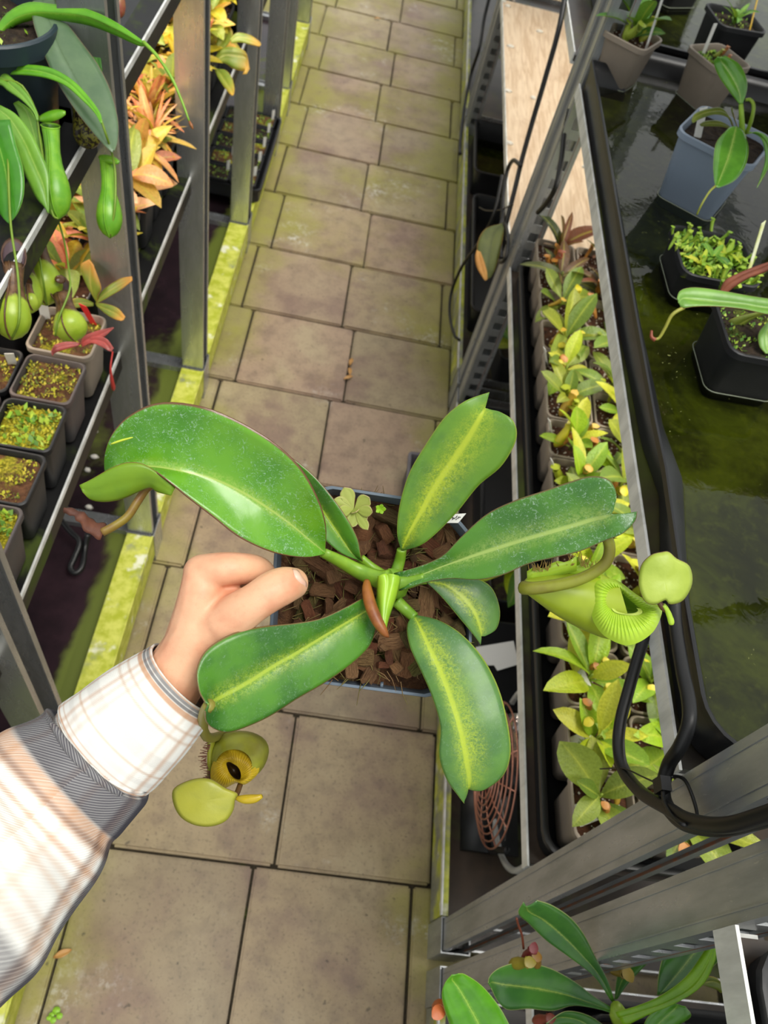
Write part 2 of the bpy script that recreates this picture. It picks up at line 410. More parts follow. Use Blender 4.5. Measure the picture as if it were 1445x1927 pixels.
MAT['soil_brown'] = m_soil('brown_peat', rgb(92,58,40), rgb(52,32,24), rgb(214,206,192), 120)
MAT['soil_dark'] = m_soil('dark_compost', rgb(38,30,24), rgb(62,50,38), None, 200, rgb(88,96,34), .28)
MAT['moss_yellow'] = m_soil('mossy_peat', rgb(92,60,40), rgb(62,44,28), None, 200, rgb(170,160,36), .85)
MAT['moss_brown'] = m_soil('half_mossed_peat', rgb(104,70,46), rgb(74,50,34), None, 200, rgb(160,152,44), .42)
MAT['skin'] = m_skin()
MAT['nail'] = m_simple('finger_nail', rgb(232,184,164), .25)
MAT['white_tag'] = m_simple('white_plastic_tag', rgb(232,232,228), .45)
MAT['ink'] = m_simple('black_ink', rgb(30,30,32), .6)
MAT['red_tag'] = m_simple('red_plastic_tag', rgb(226,50,54), .45)
MAT['lime_tag'] = m_simple('algae_stained_tag', rgb(206,214,120), .5, col2=rgb(236,238,214), vscale=40)
MAT['yellow_tag'] = m_simple('yellow_stick', rgb(214,176,60), .5)
MAT['copper'] = m_simple('copper_wire', rgb(206,146,126), .28, .7)
MAT['crate'] = m_simple('grey_crate_plastic', rgb(96,92,96), .5, 0, .1, 100, col2=rgb(78,74,78))
MAT['cable'] = m_simple('black_rubber_cable', rgb(13,13,14), .42, 0, .05, 200)
MAT['perlite'] = m_simple('perlite', rgb(226,222,212), .8)
MAT['objcol'] = m_objcol('plant_tissue', .45, .0)
MAT['pitcher'] = m_objcol('pitcher_skin', .36, .15, .35)
MAT['leafcol'] = m_leaf('young_leaf', (1,1,1,1), rgb(206,212,84), None, None, None, 0, 0, .36, .10, .25, True)
MAT['stem'] = m_objcol('stem_skin', .45, .1, .3)
# ------------------------------------------------------------------ the setting
def struct(o): return tag(o, kind='structure')
g = MB(); g.box((-1.75,-2.6,-.08), (1.75,7.4,-.012)); floor = struct(g.build('floor', MAT['bed'], smooth=False))
# square concrete pavers laid in a half-offset bond, 30 cm pitch
random.seed(5)
pm = []
for k in range(4):
    b = bmesh.new(); bmesh.ops.create_cube(b, size=1.0)
    for v in b.verts: v.co = Vector((v.co.x*.2945, v.co.y*.2945, v.co.z*.03 - .015))
    bmesh.ops.bevel(b, geom=[e for e in b.edges if e.verts[0].co.z > -.001 and e.verts[1].co.z > -.001] + [e for e in b.edges if abs(e.verts[0].co.z-e.verts[1].co.z) > .01], offset=.003+.0006*k, segments=2, affect='EDGES')
    me = bpy.data.meshes.new('paver'); b.to_mesh(me); b.free(); me.materials.append(MAT['paver']); pm.append(me)
for row in range(-3, 15):
    x0 = .069 if row % 2 == 0 else .032
    yc = .3056 + row*.3 + .15
    for c in range(-3, 3):
        x = x0 + c*.3 + .15
        if x < -.75 or x > .85: continue
        M = Matrix.Translation((x+random.uniform(-.001,.001), yc+random.uniform(-.001,.001), random.uniform(-.0012,.0008))) @ Matrix.Rotation(random.uniform(-.004,.004), 4, 'Z') @ Matrix.Rotation(random.uniform(-.003,.003), 4, 'X')
        inst(random.choice(pm), 'paver', floor, M)
# glasshouse shell: low walls with glazing bars, gable roof bars, end wall
def wall(name, side):
    g = MB(); x = side*1.62
    g.box((x-.04,-2.5,-.01), (x+.04,7.2,.55)); return struct(g.build(name, m_simple('rendered_wall', rgb(150,146,136), .8, 0, .3, 40, col2=rgb(120,116,104), vscale=3), smooth=False))
for nm, sd_ in (('wall_left', -1), ('wall_right', 1)):
    w_ = wall(nm, sd_)
    for k in range(14):
        g = MB(); y = -2.4+k*.73; g.box((sd_*1.62-.02, y-.02, .55), (sd_*1.62+.02, y+.02, 2.05)); g.build('glazing_bar', MAT['galv'], w_, smooth=False)
    g = MB(); g.box((sd_*1.62-.03,-2.5,2.05), (sd_*1.62+.03,7.2,2.12)); g.build('eaves_beam', MAT['galv'], w_, smooth=False)
g = MB(); g.box((-1.66,7.2,-.01), (1.66,7.28,.55)); wb = struct(g.build('wall_back', m_simple('rendered_end_wall', rgb(146,142,132), .8, 0, .3, 40), smooth=False))
for k in range(6):
    g = MB(); x = -1.5+k*.6; g.box((x-.02,7.22,.55), (x+.02,7.26,2.1+(1.62-abs(x))*.65)); g.build('glazing_bar', MAT['galv'], wb, smooth=False)
g = MB(); g.box((-.04,-2.5,3.1), (.04,7.2,3.2)); ceil = struct(g.build('ceiling', MAT['galv'], smooth=False))
for k in range(14):
    y = -2.4+k*.73
    for sd_ in (-1, 1):
        g = MB(); g.prism([(sd_*.02, y-.02, 3.14), (sd_*.02, y+.02, 3.14), (sd_*.02, y+.02, 3.2), (sd_*.02, y-.02, 3.2)], (sd_*1.6, 0, -1.08)); g.build('roof_bar', MAT['galv'], ceil, smooth=False)
for z, x in ((2.65, .8),):
    for sd_ in (-1, 1):
        g = MB(); g.box((sd_*x-.025,-2.5,z-.03), (sd_*x+.025,7.2,z+.03)); g.build('purlin', MAT['galv'], ceil, smooth=False)

# ------------------------------------------------------------------ shelving racks
def channel(g, y0, y1, xa, xb, z0, z1, hole=None, lip=.010, t=.0025):
    """folded steel channel post: web at xa (plain face), flanges at y0 / y1 running to xb, small lips at xb"""
    s = 1 if xb > xa else -1
    def bx(a, b): g.box((min(a[0],b[0]), a[1], a[2]), (max(a[0],b[0]), b[1], b[2]))
    xi, xo = xa+s*t, xb-s*t
    bx((xa, y0, z0), (xi, y1, z1))
    bx((xi, y1-t, z0), (xb, y1, z1))
    if hole == 'open':
        bx((xi, y0, z0), (lerp(xa, xb, .22), y0+t, z1)); bx((lerp(xa, xb, .80), y0, z0), (xb, y0+t, z1))
    elif hole:
        # near flange punched with a row of slots
        p, hh, w0, w1 = hole
        xm0, xm1 = lerp(xa, xb, w0), lerp(xa, xb, w1)
        bx((xi, y0, z0), (xm0, y0+t, z1)); bx((xm1, y0, z0), (xb, y0+t, z1))
        z = z0
        while z < z1:
            bx((xm0, y0, z), (xm1, y0+t, min(z+p-hh, z1))); z += p
    else: bx((xi, y0, z0), (xb, y0+t, z1))
    bx((xo, y0+t, z0), (xb, y0+lip, z1)); bx((xo, y1-lip, z0), (xb, y1-t, z1))
def post(rack, y0, y1, xa, xb, z1, hole=None, mat='galv', foot=.10):
    g = MB(); channel(g, y0, y1, xa, xb, .004, z1, hole); p = g.build('post', MAT[mat], rack, smooth=False)
    g = MB(); lo, hi = min(xa, xb), max(xa, xb); e = .004
    g.box((lo-e, y0-e, 0), (hi+e, y1+e, .003))
    for a, b in (((lo-e, y0-e, .003), (lo-e+.002, y1+e, foot)), ((lo-e+.002, y1+e-.002, .003), (hi+e, y1+e, foot)), ((lo-e+.002, y0-e, .003), (hi+e, y0-e+.002, foot)), ((hi+e-.002, y0-e+.002, .003), (hi+e, y1+e-.002, foot))): g.box(a, b)
    g.build('post_foot', MAT[mat], p, smooth=False)
    if mat == 'galv_warm' and xb > xa:
        # rolled ridge along the plain face and rust along the cut edge
        for yy in (y0+.0075, y1-.0085):
            g = MB(); g.box((xa-.0012, yy, .11), (xa-.0002, yy+.0012, z1)); g.build('rolled_ridge', MAT[mat], p, smooth=False)
        g = MB(); g.box((lerp(xa, xb, .80)-.0012, y0-.0002, .11), (lerp(xa, xb, .80), y0+.0024, z1)); g.build('rusty_edge', MAT['rust'], p, smooth=False)
    return p
def beam(rack, y0, y1, x0, x1, z0, z1, mat, name='beam', t=.003, lipz=0.0, side=1, edge=None):
    """folded beam: top flange, aisle face, small raised lip along the aisle edge"""
    g = MB(); g.box((x0+t, y0, z1-t), (x1-t, y1, z1))
    xf = x1 if side > 0 else x0
    zt = z1+lipz if not edge else z1-.004
    g.box((min(xf, xf-side*t), y0, z0), (max(xf, xf-side*t), y1, zt))
    xb = x0 if side > 0 else x1
    g.box((min(xb, xb+side*t), y0, z0), (max(xb, xb+side*t), y1, z1))
    o = g.build(name, MAT[mat], rack, smooth=False)
    if edge:
        g = MB(); g.box((min(xf, xf-side*t), y0, zt), (max(xf, xf-side*t), y1, z1+lipz)); g.build('bright_edge', MAT[edge], o, smooth=False)
    return o
def lip(rack, y0, y1, x, z0, z1, depth, mat='alu', name='edge_angle'):
    """L angle: upright strip facing the aisle and a flange under the board"""
    g = MB(); s = 1 if depth > 0 else -1
    g.box((min(x, x+s*.003), y0, z0), (max(x, x+s*.003), y1, z1)); g.box((min(x+s*.003, x+depth), y0, z0), (max(x+s*.003, x+depth), y1, z0+.003))
    return g.build(name, MAT[mat], rack, smooth=False)
def board(rack, x0, x1, y0, y1, z0, z1, mat, name='shelf_board'):
    g = MB(); g.box((x0, y0, z0), (x1, y1, z1)); return g.build(name, MAT[mat], rack, smooth=False)

L_POST = [(-.17,-.12), (.372,.425), (.915,.968), (1.425,1.48), (2.055,2.115), (2.62,2.69), (2.90,2.96), (3.45,3.51)]
LXA, LXB = -.352, -.300
lr = empty('shelving_rack', (-.33, 1.4, 0))
tag(lr, 'galvanised steel shelving rack along the left side of the aisle with algae-covered bottom rail', 'rack', 'plant racks')
for (a, b) in L_POST: post(lr, a, b, LXA, LXB, 1.95); 
for (a, b) in L_POST: post(lr, a, b, -.952, -.90, 1.95)
for (a, b), (c, d) in zip(L_POST, L_POST[1:]):
    beam(lr, b+.006, c-.006, -.352, -.297, .03, .100, 'rail', 'bottom_rail', lipz=.004)
    beam(lr, b, c, -.362, -.325, .595, .628, 'beam_dark', 'shelf_beam', lipz=.004, edge='alu')
    beam(lr, b, c, -.362, -.325, .975, 1.006, 'beam_dark', 'shelf_beam', lipz=.004, edge='alu')
    board(lr, -.90, -.356, b-.02, c+.02, .052, .070, 'board_l')
    board(lr, -.90, -.3625, b+.002 if b > 9 else b-.05, c+.05, .600, .6325, 'board_l')
    if c < 1.9: board(lr, -.90, -.366, b-.05, c+.05, .980, .995, 'black_rim')
for (a, b) in L_POST:
    for z in (.085,):
        g = MB(); g.box((-.90, a+.008, z-.03), (-.353, a+.012, z)); g.box((-.90, a+.012, z-.003), (-.353, a+.036, z)); g.box((-.90, a+.036, z-.03), (-.353, a+.04, z+.004)); g.build('cross_beam', MAT['galv'], lr, smooth=False)

RX0 = .370
def right_rack(y0, y1, label, dz=0.0, r1='ply', lz=0.0):
    r = empty('shelving_rack', (.39, (y0+y1)/2, 0)); tag(r, label, 'rack', 'plant racks')
    H = (.042, .022, .28, .74)
    for (a, b) in ((y0, y0+.048), (y1-.048, y1)):
        post(r, a, b, RX0, RX0+.044, 1.95, 'open' if a == y0 else H, 'galv_warm'); post(r, a, b, 1.0, .956, 1.95, None, 'galv_warm')
    g0, g1 = y0+.054, y1-.054
    beam(r, g0, g1, RX0-.006, RX0+.008, .02, .098, 'rail_r', 'bottom_rail', lipz=.006, side=-1, edge='alu')
    board(r, RX0+.010, 1.0, y0+.01, y1-.01, .05, .068, 'board_r')
    lip(r, g0-.004, g1+.004, RX0-.003, .522, .542, .035); board(r, RX0+.002, 1.0, g0, g1, .5255, .537, r1)
    lip(r, g0-.004, g1+.004, RX0-.006, .925+dz+lz*.4, .947+dz+lz, .035); board(r, RX0-.002, 1.0, g0, g1, .9285+dz, .940+dz, 'board_r')
    for a in (y0+.004, y1-.044):
        for z in (.09,):
            g = MB(); g.box((RX0+.045, a+.003, z-.03), (.955, a+.037, z-.027)); g.box((RX0+.045, a, z-.03), (.955, a+.003, z)); g.box((RX0+.045, a+.037, z-.03), (.955, a+.04, z)); g.build('cross_beam', MAT['galv'], r, smooth=False)
    return r
rr0 = right_rack(-1.25, .163, 'galvanised steel shelving rack at the bottom right corner, beneath the large glossy-leaved plant', .030, 'board_r', .015)
rr1 = right_rack(.190, 1.535, 'galvanised steel shelving rack on the right carrying the water-filled tray and the pot rows', 0, 'board_r')
board(rr1, .46, 1.0, .93, 1.49, 1.36, 1.372, 'ply', 'reflection_blocker')  # unseen board added overhead so the middle of the tray water reflects dark
rr2 = right_rack(1.562, 2.985, 'galvanised steel shelving rack at the far right with the bare plywood shelf')
rr3 = right_rack(3.012, 4.4, 'galvanised steel shelving rack farthest along the right side of the aisle')
# ------------------------------------------------------------------ trays, pots and growing things
def rrect(cx_, cy_, hx, hy, r, z, rot=0.0, n=4, bulge=None):
    out = []; cs, sn = math.cos(rot), math.sin(rot)
    for (sx_, sy_, a0) in ((1,1,0), (-1,1,90), (-1,-1,180), (1,-1,270)):
        for k in range(n+1):
            a = math.radians(a0+90*k/n); x = sx_*(hx-r)+r*math.cos(a); y = sy_*(hy-r)+r*math.sin(a)
            out.append(Vector((cx_+x*cs-y*sn, cy_+x*sn+y*cs, z)))
    if bulge: out = [bulge(p) for p in out]
    return out
def tray(label, x0, x1, y0, y1, z0, h, mat='black_rim', r=.03, wall=.012, water=None, group='black plastic trays', flare=.010, cat='tray', bottom=None, wname='water', name='plant_tray', rimw=.008):
    cx_, cy_, hx, hy = (x0+x1)/2, (y0+y1)/2, (x1-x0)/2, (y1-y0)/2
    t = empty(name, (cx_, cy_, z0)); tag(t, label, cat, group)
    P = [(flare+.004, 0), (flare, .002), (rimw, h-.008), (0, h-.008), (0, h), (rimw*.5, h+.001), (rimw, h), (rimw+wall*.5, h-.01), (flare+wall, .006), (flare+wall+.004, .004)]
    g = MB(); g.grid([rrect(cx_, cy_, hx-a, hy-a, max(.004, r-a), z0+b) for a, b in P], None, True)
    n = len(rrect(0,0,1,1,.1,0)); g.face([i for i in range(n)][::-1]); g.face([len(g.v)-n+i for i in range(n)])
    g.build('tray_body', MAT[mat], t, angle=40)
    if bottom:
        g = MB(); k = [g.vert(p) for p in rrect(cx_, cy_, hx-flare-wall-.004, hy-flare-wall-.004, r, z0+.0065)]; g.face(k); g.build('tray_floor', MAT[bottom], t, smooth=False)
    if water:
        g = MB(); a = lerp(flare+wall, rimw, water/h)+.002; k = [g.vert(p) for p in rrect(cx_, cy_, hx-a, hy-a, r-.005, z0+water)]; g.face(k); w = g.build(wname, MAT['water'], t, smooth=False)
    return t
def notched_tray(label, x0, x1, y0, y1, xn, yn, z0, h, water, r=.05):
    """water tray whose far aisle corner is cut back round the rack post"""
    t = empty('plant_tray', ((x0+x1)/2, (y0+y1)/2, z0)); tag(t, label, 'tray', 'black plastic trays')
    def ring(a, z):
        rr = max(.008, r-a); P = [(x1-a, y1-a), (xn+a, y1-a), (xn+a, yn-a), (x0+a, yn-a)]
        for ya, bump in ((.80, 0), (.62, .006), (.55, .017), (.48, .008), (.40, 0)): P.append((x0+a+(bump if a > .004 else bump*.2), ya))
        for k in range(7):
            th = math.pi+math.pi/2*k/6; P.append((x0+a+rr+rr*math.cos(th), y0+a+rr+rr*math.sin(th)))
        P.append((x1-a, y0+a)); return [Vector((p[0], p[1], z)) for p in P]
    prof = [(.008, 0), (.005, .002), (.003, h-.008), (0, h-.008), (0, h), (.002, h+.001), (.004, h), (.012, h-.012), (.024, h-.030), (.026, .006)]
    g = MB(); g.grid([ring(a, z0+b) for a, b in prof], None, True); n = len(ring(0, 0)); g.face(list(range(n))[::-1]); g.face([len(g.v)-n+i for i in range(n)]); g.build('tray_body', MAT['black_rim'], t, angle=40)
    g = MB(); g.face([g.vert(p) for p in ring(.0262, z0+.0068)]); g.build('tray_floor', MAT['algae_bottom'], t, smooth=False)
    g = MB(); g.face([g.vert(p) for p in ring(.0245, z0+water)]); g.build('water', MAT['water'], t, smooth=False)
    return t
def make_pot(root, c, z0, top, bot, h, rot, mat, soil, fill=.010, cr=.16, rim=.004, rimh=.010, rimmat=None):
    """square plastic pot with rounded corners and a rolled rim, filled to just below the rim"""
    x, y = c; P = [(bot*.5-.002, 0), (bot*.5, .003), (top*.5-rim, h-rimh), (top*.5, h-rimh+.001), (top*.5, h-.001), (top*.5-.001, h), (top*.5-.003, h), (top*.5-rim-.001, h-.004), (top*.5-rim-.0025, h-fill-.004)]
    g = MB(); g.grid([rrect(x, y, a, a, a*2*cr, z0+b, rot) for a, b in P], None, True); n = 20
    g.face([i for i in range(n)][::-1]); p = g.build('pot', MAT[mat], root, angle=40)
    g = MB(); a = top*.5-rim-.0026
    rings = [rrect(x, y, a*s, a*s, a*2*cr*s, z0+h-fill, rot) for s in (1, .85, .6, .3)]
    for rr in rings[1:]:
        for v in rr: v.z += random.uniform(-.002, .003)
    g.grid(rings, None, True); g.fan([60+i for i in range(20)], Vector((x, y, z0+h-fill+.002))); g.build('soil', MAT[soil], root)
    return p
def leaf_proto(kind, seed):
    """unit leaf along +x: petiole, blade, arched; cupped across"""
    rnd = random.Random(seed); nv, nh = 10, 2; G = []
    W = {'oval': .17, 'lance': .115, 'spoon': .20, 'strap': .05, 'blade': .085}[kind]*rnd.uniform(.9, 1.12); droop = rnd.uniform(.12, .5); up = rnd.uniform(.05, .3); tw = rnd.uniform(-.5, .5); side = rnd.uniform(-.12, .12)
    for j in range(nv):
        v = j/(nv-1); x = v
        if kind in ('oval', 'spoon'): w = W*(.16+.84*math.sin(math.pi*min(1, max(0, (v-.16)/.84)))**.75) if v < .995 else 0.004
        elif kind == 'strap': w = W*(1-v*.55)
        else: w = W*(.25+.75*math.sin(math.pi*min(1, .12+v*.88))**.8) if v < .995 else .003
        if v == 1.0: w = .004
        z = up*v-droop*v*v*1.2; c = Vector((x*(1-.1*droop), side*v*v, z)); row = []
        for i in range(2*nh+1):
            s = (i-nh)/nh; a = tw*v
            row.append(c+Vector((0, s*w*math.cos(a), s*w*math.sin(a)+abs(s)**1.4*w*.35)))
        G.append(row)
    g = MB(); g.grid(G, lambda i, j: (i/(2*nh), j/(nv-1)))
    o = g.build('leaf', MAT['leafcol']); me = o.data; bpy.data.objects.remove(o); return me
LEAF = {k: [leaf_proto(k, 10*i+len(k)) for i in range(5)] for k in ('oval', 'lance', 'spoon', 'strap', 'blade')}
def pitcher_proto(kind):
    """unit-height pitcher standing on its base at the origin, mouth facing +x"""
    g = MB(); n = 12
    prof = {'tub': [(0,.02), (.06,.10), (.2,.17), (.4,.19), (.6,.16), (.8,.14), (.9,.15)], 'slim': [(0,.02), (.08,.07), (.3,.11), (.55,.11), (.8,.12), (.93,.14)]}[kind]
    rows = []
    for z, r in prof:
        cx_ = .10*math.sin(z*2.2)-.06; rows.append([Vector((cx_+r*math.cos(2*math.pi*i/n), r*math.sin(2*math.pi*i/n), z+(.10*(-math.cos(2*math.pi*i/n)) if z > .75 else 0))) for i in range(n)])
    zt, rt_ = prof[-1]
    top = rows[-1]; ctr = sum(top, Vector())/n
    rows.append([ctr+(p-ctr)*1.22+Vector((0,0,.02)) for p in top]); rows.append([ctr+(p-ctr)*1.10+Vector((0,0,.045)) for p in top]); rows.append([ctr+(p-ctr)*.85 for p in top]); rows.append([ctr+(p-ctr)*.55+Vector((0,0,-.25)) for p in top])
    b = g.grid(rows, None, True); g.fan([b+i for i in range(n)], (-.06,0,-.01), True); g.fan([b+(len(rows)-1)*n+i for i in range(n)], ctr+Vector((0,0,-.3)))
    # lid
    L = []
    for j in range(6):
        v = j/5; w = .17*math.sin(math.pi*(.08+.88*v))**.7
        L.append([Vector((ctr.x-.16+v*.36, s*w, ctr.z+.12+v*.16-abs(s)*.03)) for s in (-1, 0, 1)])
    g.grid(L)
    o = g.build('pitcher', MAT['pitcher']); me = o.data; bpy.data.objects.remove(o); return me
PITCH = {k: pitcher_proto(k) for k in ('tub', 'slim')}
def tagstake(root, p, h, w, lean, rotz, mat, name='plant_tag', print_=False):
    g = MB(); M = Matrix.Translation(p) @ Matrix.Rotation(rotz, 4, 'Z') @ Matrix.Rotation(lean, 4, 'X')
    g.box((-w/2, -.0004, -.006), (w/2, .0004, h), M); o = g.build(name, MAT[mat], root, smooth=False)
    if print_:
        g = MB(); rnd = random.Random(int(p.y*1000))
        for k in range(10):
            a = Vector((rnd.uniform(-.3,.3)*w, -.0007, h*rnd.uniform(.3,.85))); b = a+Vector((rnd.uniform(-.25,.25)*w, 0, rnd.uniform(-.18,.18)*h))
            a.x = max(-.4*w, min(.4*w, a.x)); b.x = max(-.42*w, min(.42*w, b.x)); b.z = min(h*.92, b.z)
            g.tube([M @ a, M @ ((a+b)/2+Vector((.1*w,0,0))), M @ b], [.0006,.0012,.0004], 4, True, False)
        g.build('printed_picture', MAT['print_green'], o)
    return o
MAT['print_green'] = m_simple('printed_leaf_green', rgb(168,190,110), .6)
def rosette(root, base, n, length, cols, seed, kinds=('oval', 'lance'), tilt=(.1, .8), spread=6.283, a0=0.0, rise=.01):
    rnd = random.Random(seed)
    for k in range(n):
        a = a0+spread*(k+rnd.uniform(-.3, .3))/n+(2.4 if spread > 6 else 0)*0; L = length*rnd.uniform(.65, 1.15); el = rnd.uniform(*tilt)
        c = rnd.choice(cols); f = rnd.uniform(.86, 1.12)
        M = Matrix.Translation(base+Vector((0,0,rise*k/n))) @ Matrix.Rotation(a, 4, 'Z') @ Matrix.Rotation(-el, 4, 'Y') @ Matrix.Rotation(rnd.uniform(-.35,.35), 4, 'X') @ Matrix.Diagonal((L, L*rnd.uniform(.9,1.2), L, 1))
        inst(rnd.choice(LEAF[rnd.choice(kinds)]), 'leaf', root, M, (min(1, c[0]*f), min(1, c[1]*f), min(1, c[2]*f), 1))
def pitchers(root, base, n, h, cols, seed, rad=.03, kinds=('tub', 'slim'), dz=0.0):
    rnd = random.Random(seed)
    for k in range(n):
        a = rnd.uniform(0, 6.28); r = rad*rnd.uniform(.6, 1.1)
        p = base+Vector((r*math.cos(a), r*math.sin(a), dz+rnd.uniform(-.004, .006))); hh = h*rnd.uniform(.75, 1.25); c = rnd.choice(cols)
        M = Matrix.Translation(p) @ Matrix.Rotation(rnd.uniform(0, 6.28), 4, 'Z') @ Matrix.Rotation(rnd.uniform(.1, .7), 4, 'Y') @ Matrix.Diagonal((hh, hh, hh, 1))
        inst(PITCH[rnd.choice(kinds)], 'pitcher', root, M, c)
def tuft(root, c, half, z, n, h, cols, seed, name='moss', rot=0.0):
    """countless tiny moss leaves and seedlings on a pot surface"""
    rnd = random.Random(seed); g = MB(); cs, sn = math.cos(rot), math.sin(rot)
    for k in range(n):
        a, b = rnd.uniform(-half, half), rnd.uniform(-half, half)
        if mnoise.noise(Vector((c[0]+a, c[1]+b, seed))*45) < -.12: continue
        p = Vector((c[0]+a*cs-b*sn, c[1]+a*sn+b*cs, z)); th = rnd.uniform(0, 6.28); L = h*rnd.uniform(.5, 1.3); w = L*rnd.uniform(.22, .4)
        d = Vector((math.cos(th), math.sin(th), rnd.uniform(.5, 1.6))).normalized(); s = Vector((-math.sin(th), math.cos(th), 0))*w
        q = [g.vert(p), g.vert(p+d*L*.5-s), g.vert(p+d*L), g.vert(p+d*L*.5+s)]
        g.cur = rnd.randrange(3); g.face(q)
    o = g.build(name, cols, root); o['kind'] = 'stuff'; return o
MOSSM = [m_simple('moss_lime', rgb(170,172,36), .6), m_simple('moss_olive', rgb(96,110,26), .6), m_simple('moss_gold', rgb(190,178,54), .6)]
SEEDM = [m_simple('seedling_green', rgb(128,170,44), .5), m_simple('seedling_light', rgb(166,190,60), .5), m_simple('seedling_dark', rgb(84,128,36), .5)]
def perl(root, c, half, z, n, seed):
    rnd = random.Random(seed); g = MB()
    for k in range(n):
        p = Vector((c[0]+rnd.uniform(-half,half), c[1]+rnd.uniform(-half,half), z+.0008)); r = rnd.uniform(.0009, .0022)
        i = [g.vert(p+Vector(v)*r) for v in ((1,0,0),(0,1,0),(-1,0,0),(0,-1,0),(0,0,1),(0,0,-1))]
        for f in ((0,1,4),(1,2,4),(2,3,4),(3,0,4)): g.face([i[q] for q in f])
    o = g.build('perlite', MAT['perlite'], root, smooth=False); o['kind'] = 'stuff'

LIME = [rgb(150,186,40), rgb(184,202,44), rgb(132,170,48), rgb(206,208,62)]
OLIVE = [rgb(112,140,52), rgb(134,152,60), rgb(150,160,52)]
DARKG = [rgb(84,92,56), rgb(104,74,54), rgb(72,84,58), rgb(126,72,58)]
ORANGE = [rgb(222,160,58), rgb(214,178,62), rgb(226,140,84), rgb(196,176,60), rgb(222,128,98)]
PINK = [rgb(230,158,98), rgb(224,136,98), rgb(222,180,84), rgb(236,176,130), rgb(206,176,72)]
YEL = [rgb(214,182,48), rgb(196,176,44), rgb(226,166,40), rgb(168,168,46)]
GRN = [rgb(96,156,48), rgb(122,174,60), rgb(84,140,52)]

# ---- right, middle shelf: two rows of taupe pots in a long black tray
tray('long black plastic tray on the right middle shelf under the taupe pots', .377, .66, .243, 1.478, .5375, .040, 'black', .035, .006, None, flare=.006)
NP_ = 14
for col in range(2):
    for k in range(NP_):
        y = .298+.0875*k; x = .438+.0895*col; rnd = random.Random(100*col+k)
        p = Vector((x, y, .5445)); t = empty('potted_pitcher_plant', p)
        far = k >= 12
        where = 'aisle row' if col == 0 else 'inner row'
        kindw = 'dark reddish-leaved young pitcher plant' if far else 'lime-leaved young pitcher plant'
        tag(t, f'{kindw}, {ordinal(k)} taupe pot from the near end, {where}', 'potted plant', 'taupe pots on the right middle shelf')
        make_pot(t, (x, y), .5445, .085, .064, .088, rnd.uniform(-.03,.03), 'taupe', 'soil_brown', .012, .14)
        zs = .5445+.088-.011; perl(t, (x, y), .034, zs, 34, k+col*50)
        cs = DARKG if far else rnd.choice((LIME, LIME, LIME+OLIVE, OLIVE))
        b = Vector((x+rnd.uniform(-.010,.012), y+rnd.uniform(-.012,.012), zs+.004))
        rosette(t, b, rnd.randint(7, 9), rnd.uniform(.074, .100), cs, k*7+col, ('oval', 'spoon', 'oval', 'oval') if not far else ('oval', 'lance'), (.25, 1.15), a0=rnd.uniform(0, 6), rise=.02)
        pitchers(t, b, rnd.randint(2, 4), .036, [rgb(206,196,44), rgb(206,170,60), rgb(176,190,50), rgb(190,130,60)] if not far else [rgb(176,120,50), rgb(150,80,50)], k*3+col, .032)
        g = MB(); g.tube([b-Vector((0,0,.006)), b+Vector((0,0,.012)), b+Vector((0,0,.024))], [.0024,.0022,.0014], 6); o = g.build('stem', MAT['stem'], t); o.color = rgb(140,160,60)
        if col == 0 and k <= 3: tagstake(t, Vector((x-.030, y-.010, zs)), .026, .026, -.95, -1.2, 'white_tag', print_=True)
        elif col == 0 and k in (5, 6, 7, 9): tagstake(t, Vector((x-.032, y+.012, zs)), .055, .009, .5, -1.1, 'white_tag')

# ---- right, upper shelf: shallow water tray with pots standing in it
MAT['tray_in'] = MAT['black_rim']
notched_tray('wide black tray of standing water with algae on the right upper shelf', .3685, .95, .243, 1.575, .419, 1.480, .9405, .052, .022)
tray('black water tray behind the first one on the right upper shelf', .419, .95, 1.60, 2.92, .9405, .056, 'black_rim', .055, .016, .020, bottom='algae_bottom', flare=.005)
def waterline(t, c, half, rot, z):
    g = MB(); g.tube(rrect(c[0], c[1], half, half, half*.3, z, rot)+rrect(c[0], c[1], half, half, half*.3, z, rot)[:1], .0007, 5, False, False); g.build('wet_scum_line', MAT['scum'], t)
MAT['scum'] = m_simple('pale_scum', rgb(128,134,116), .25)
def wpot(label, c, base, top, h, rot, mat, soil, z0=.948, fill=.012):
    t = empty('potted_plant', Vector((c[0], c[1], z0))); tag(t, label, 'potted plant', 'pots standing in the water trays'); make_pot(t, c, z0, top, base, h, rot, mat, soil, fill); waterline(t, c, lerp(base, top, .018/h)/2+.001, rot, .9632); return t
R_ = math.radians
w1 = wpot('green-leaved pitcher plant in a taupe pot with a long white stake', (.427,1.498), .060, .086, .092, R_(57), 'taupe', 'soil_brown')
zt = .948+.082; perl(w1, (.427,1.498), .03, zt, 12, 3)
rosette(w1, Vector((.430,1.505,zt)), 8, .078, GRN, 31, ('oval', 'spoon'), (.4, 1.2)); pitchers(w1, Vector((.427,1.498,zt)), 3, .034, [rgb(150,170,60), rgb(178,186,60)], 5, .024, ('tub',))
tagstake(w1, Vector((.452,1.478,zt)), .115, .008, -.12, .9, 'white_tag')
w2 = wpot('mossy taupe pot with a short white tag beside the taupe pot with the long stake', (.588,1.498), .060, .088, .092, R_(32), 'taupe', 'soil_dark')
tuft(w2, (.588,1.498), .03, zt, 500, .006, SEEDM, 2, rot=R_(32)); pitchers(w2, Vector((.588,1.498,zt)), 3, .022, [rgb(196,130,80), rgb(170,180,80)], 6, .02); tagstake(w2, Vector((.563,1.512,zt)), .05, .009, -.1, .6, 'white_tag')
w3 = wpot('pitcher plant with wet shiny oval leaves in a pale blue-grey pot', (.519,1.155), .086, .122, .118, R_(60), 'palebluepot', 'soil_dark')
z3 = .948+.106
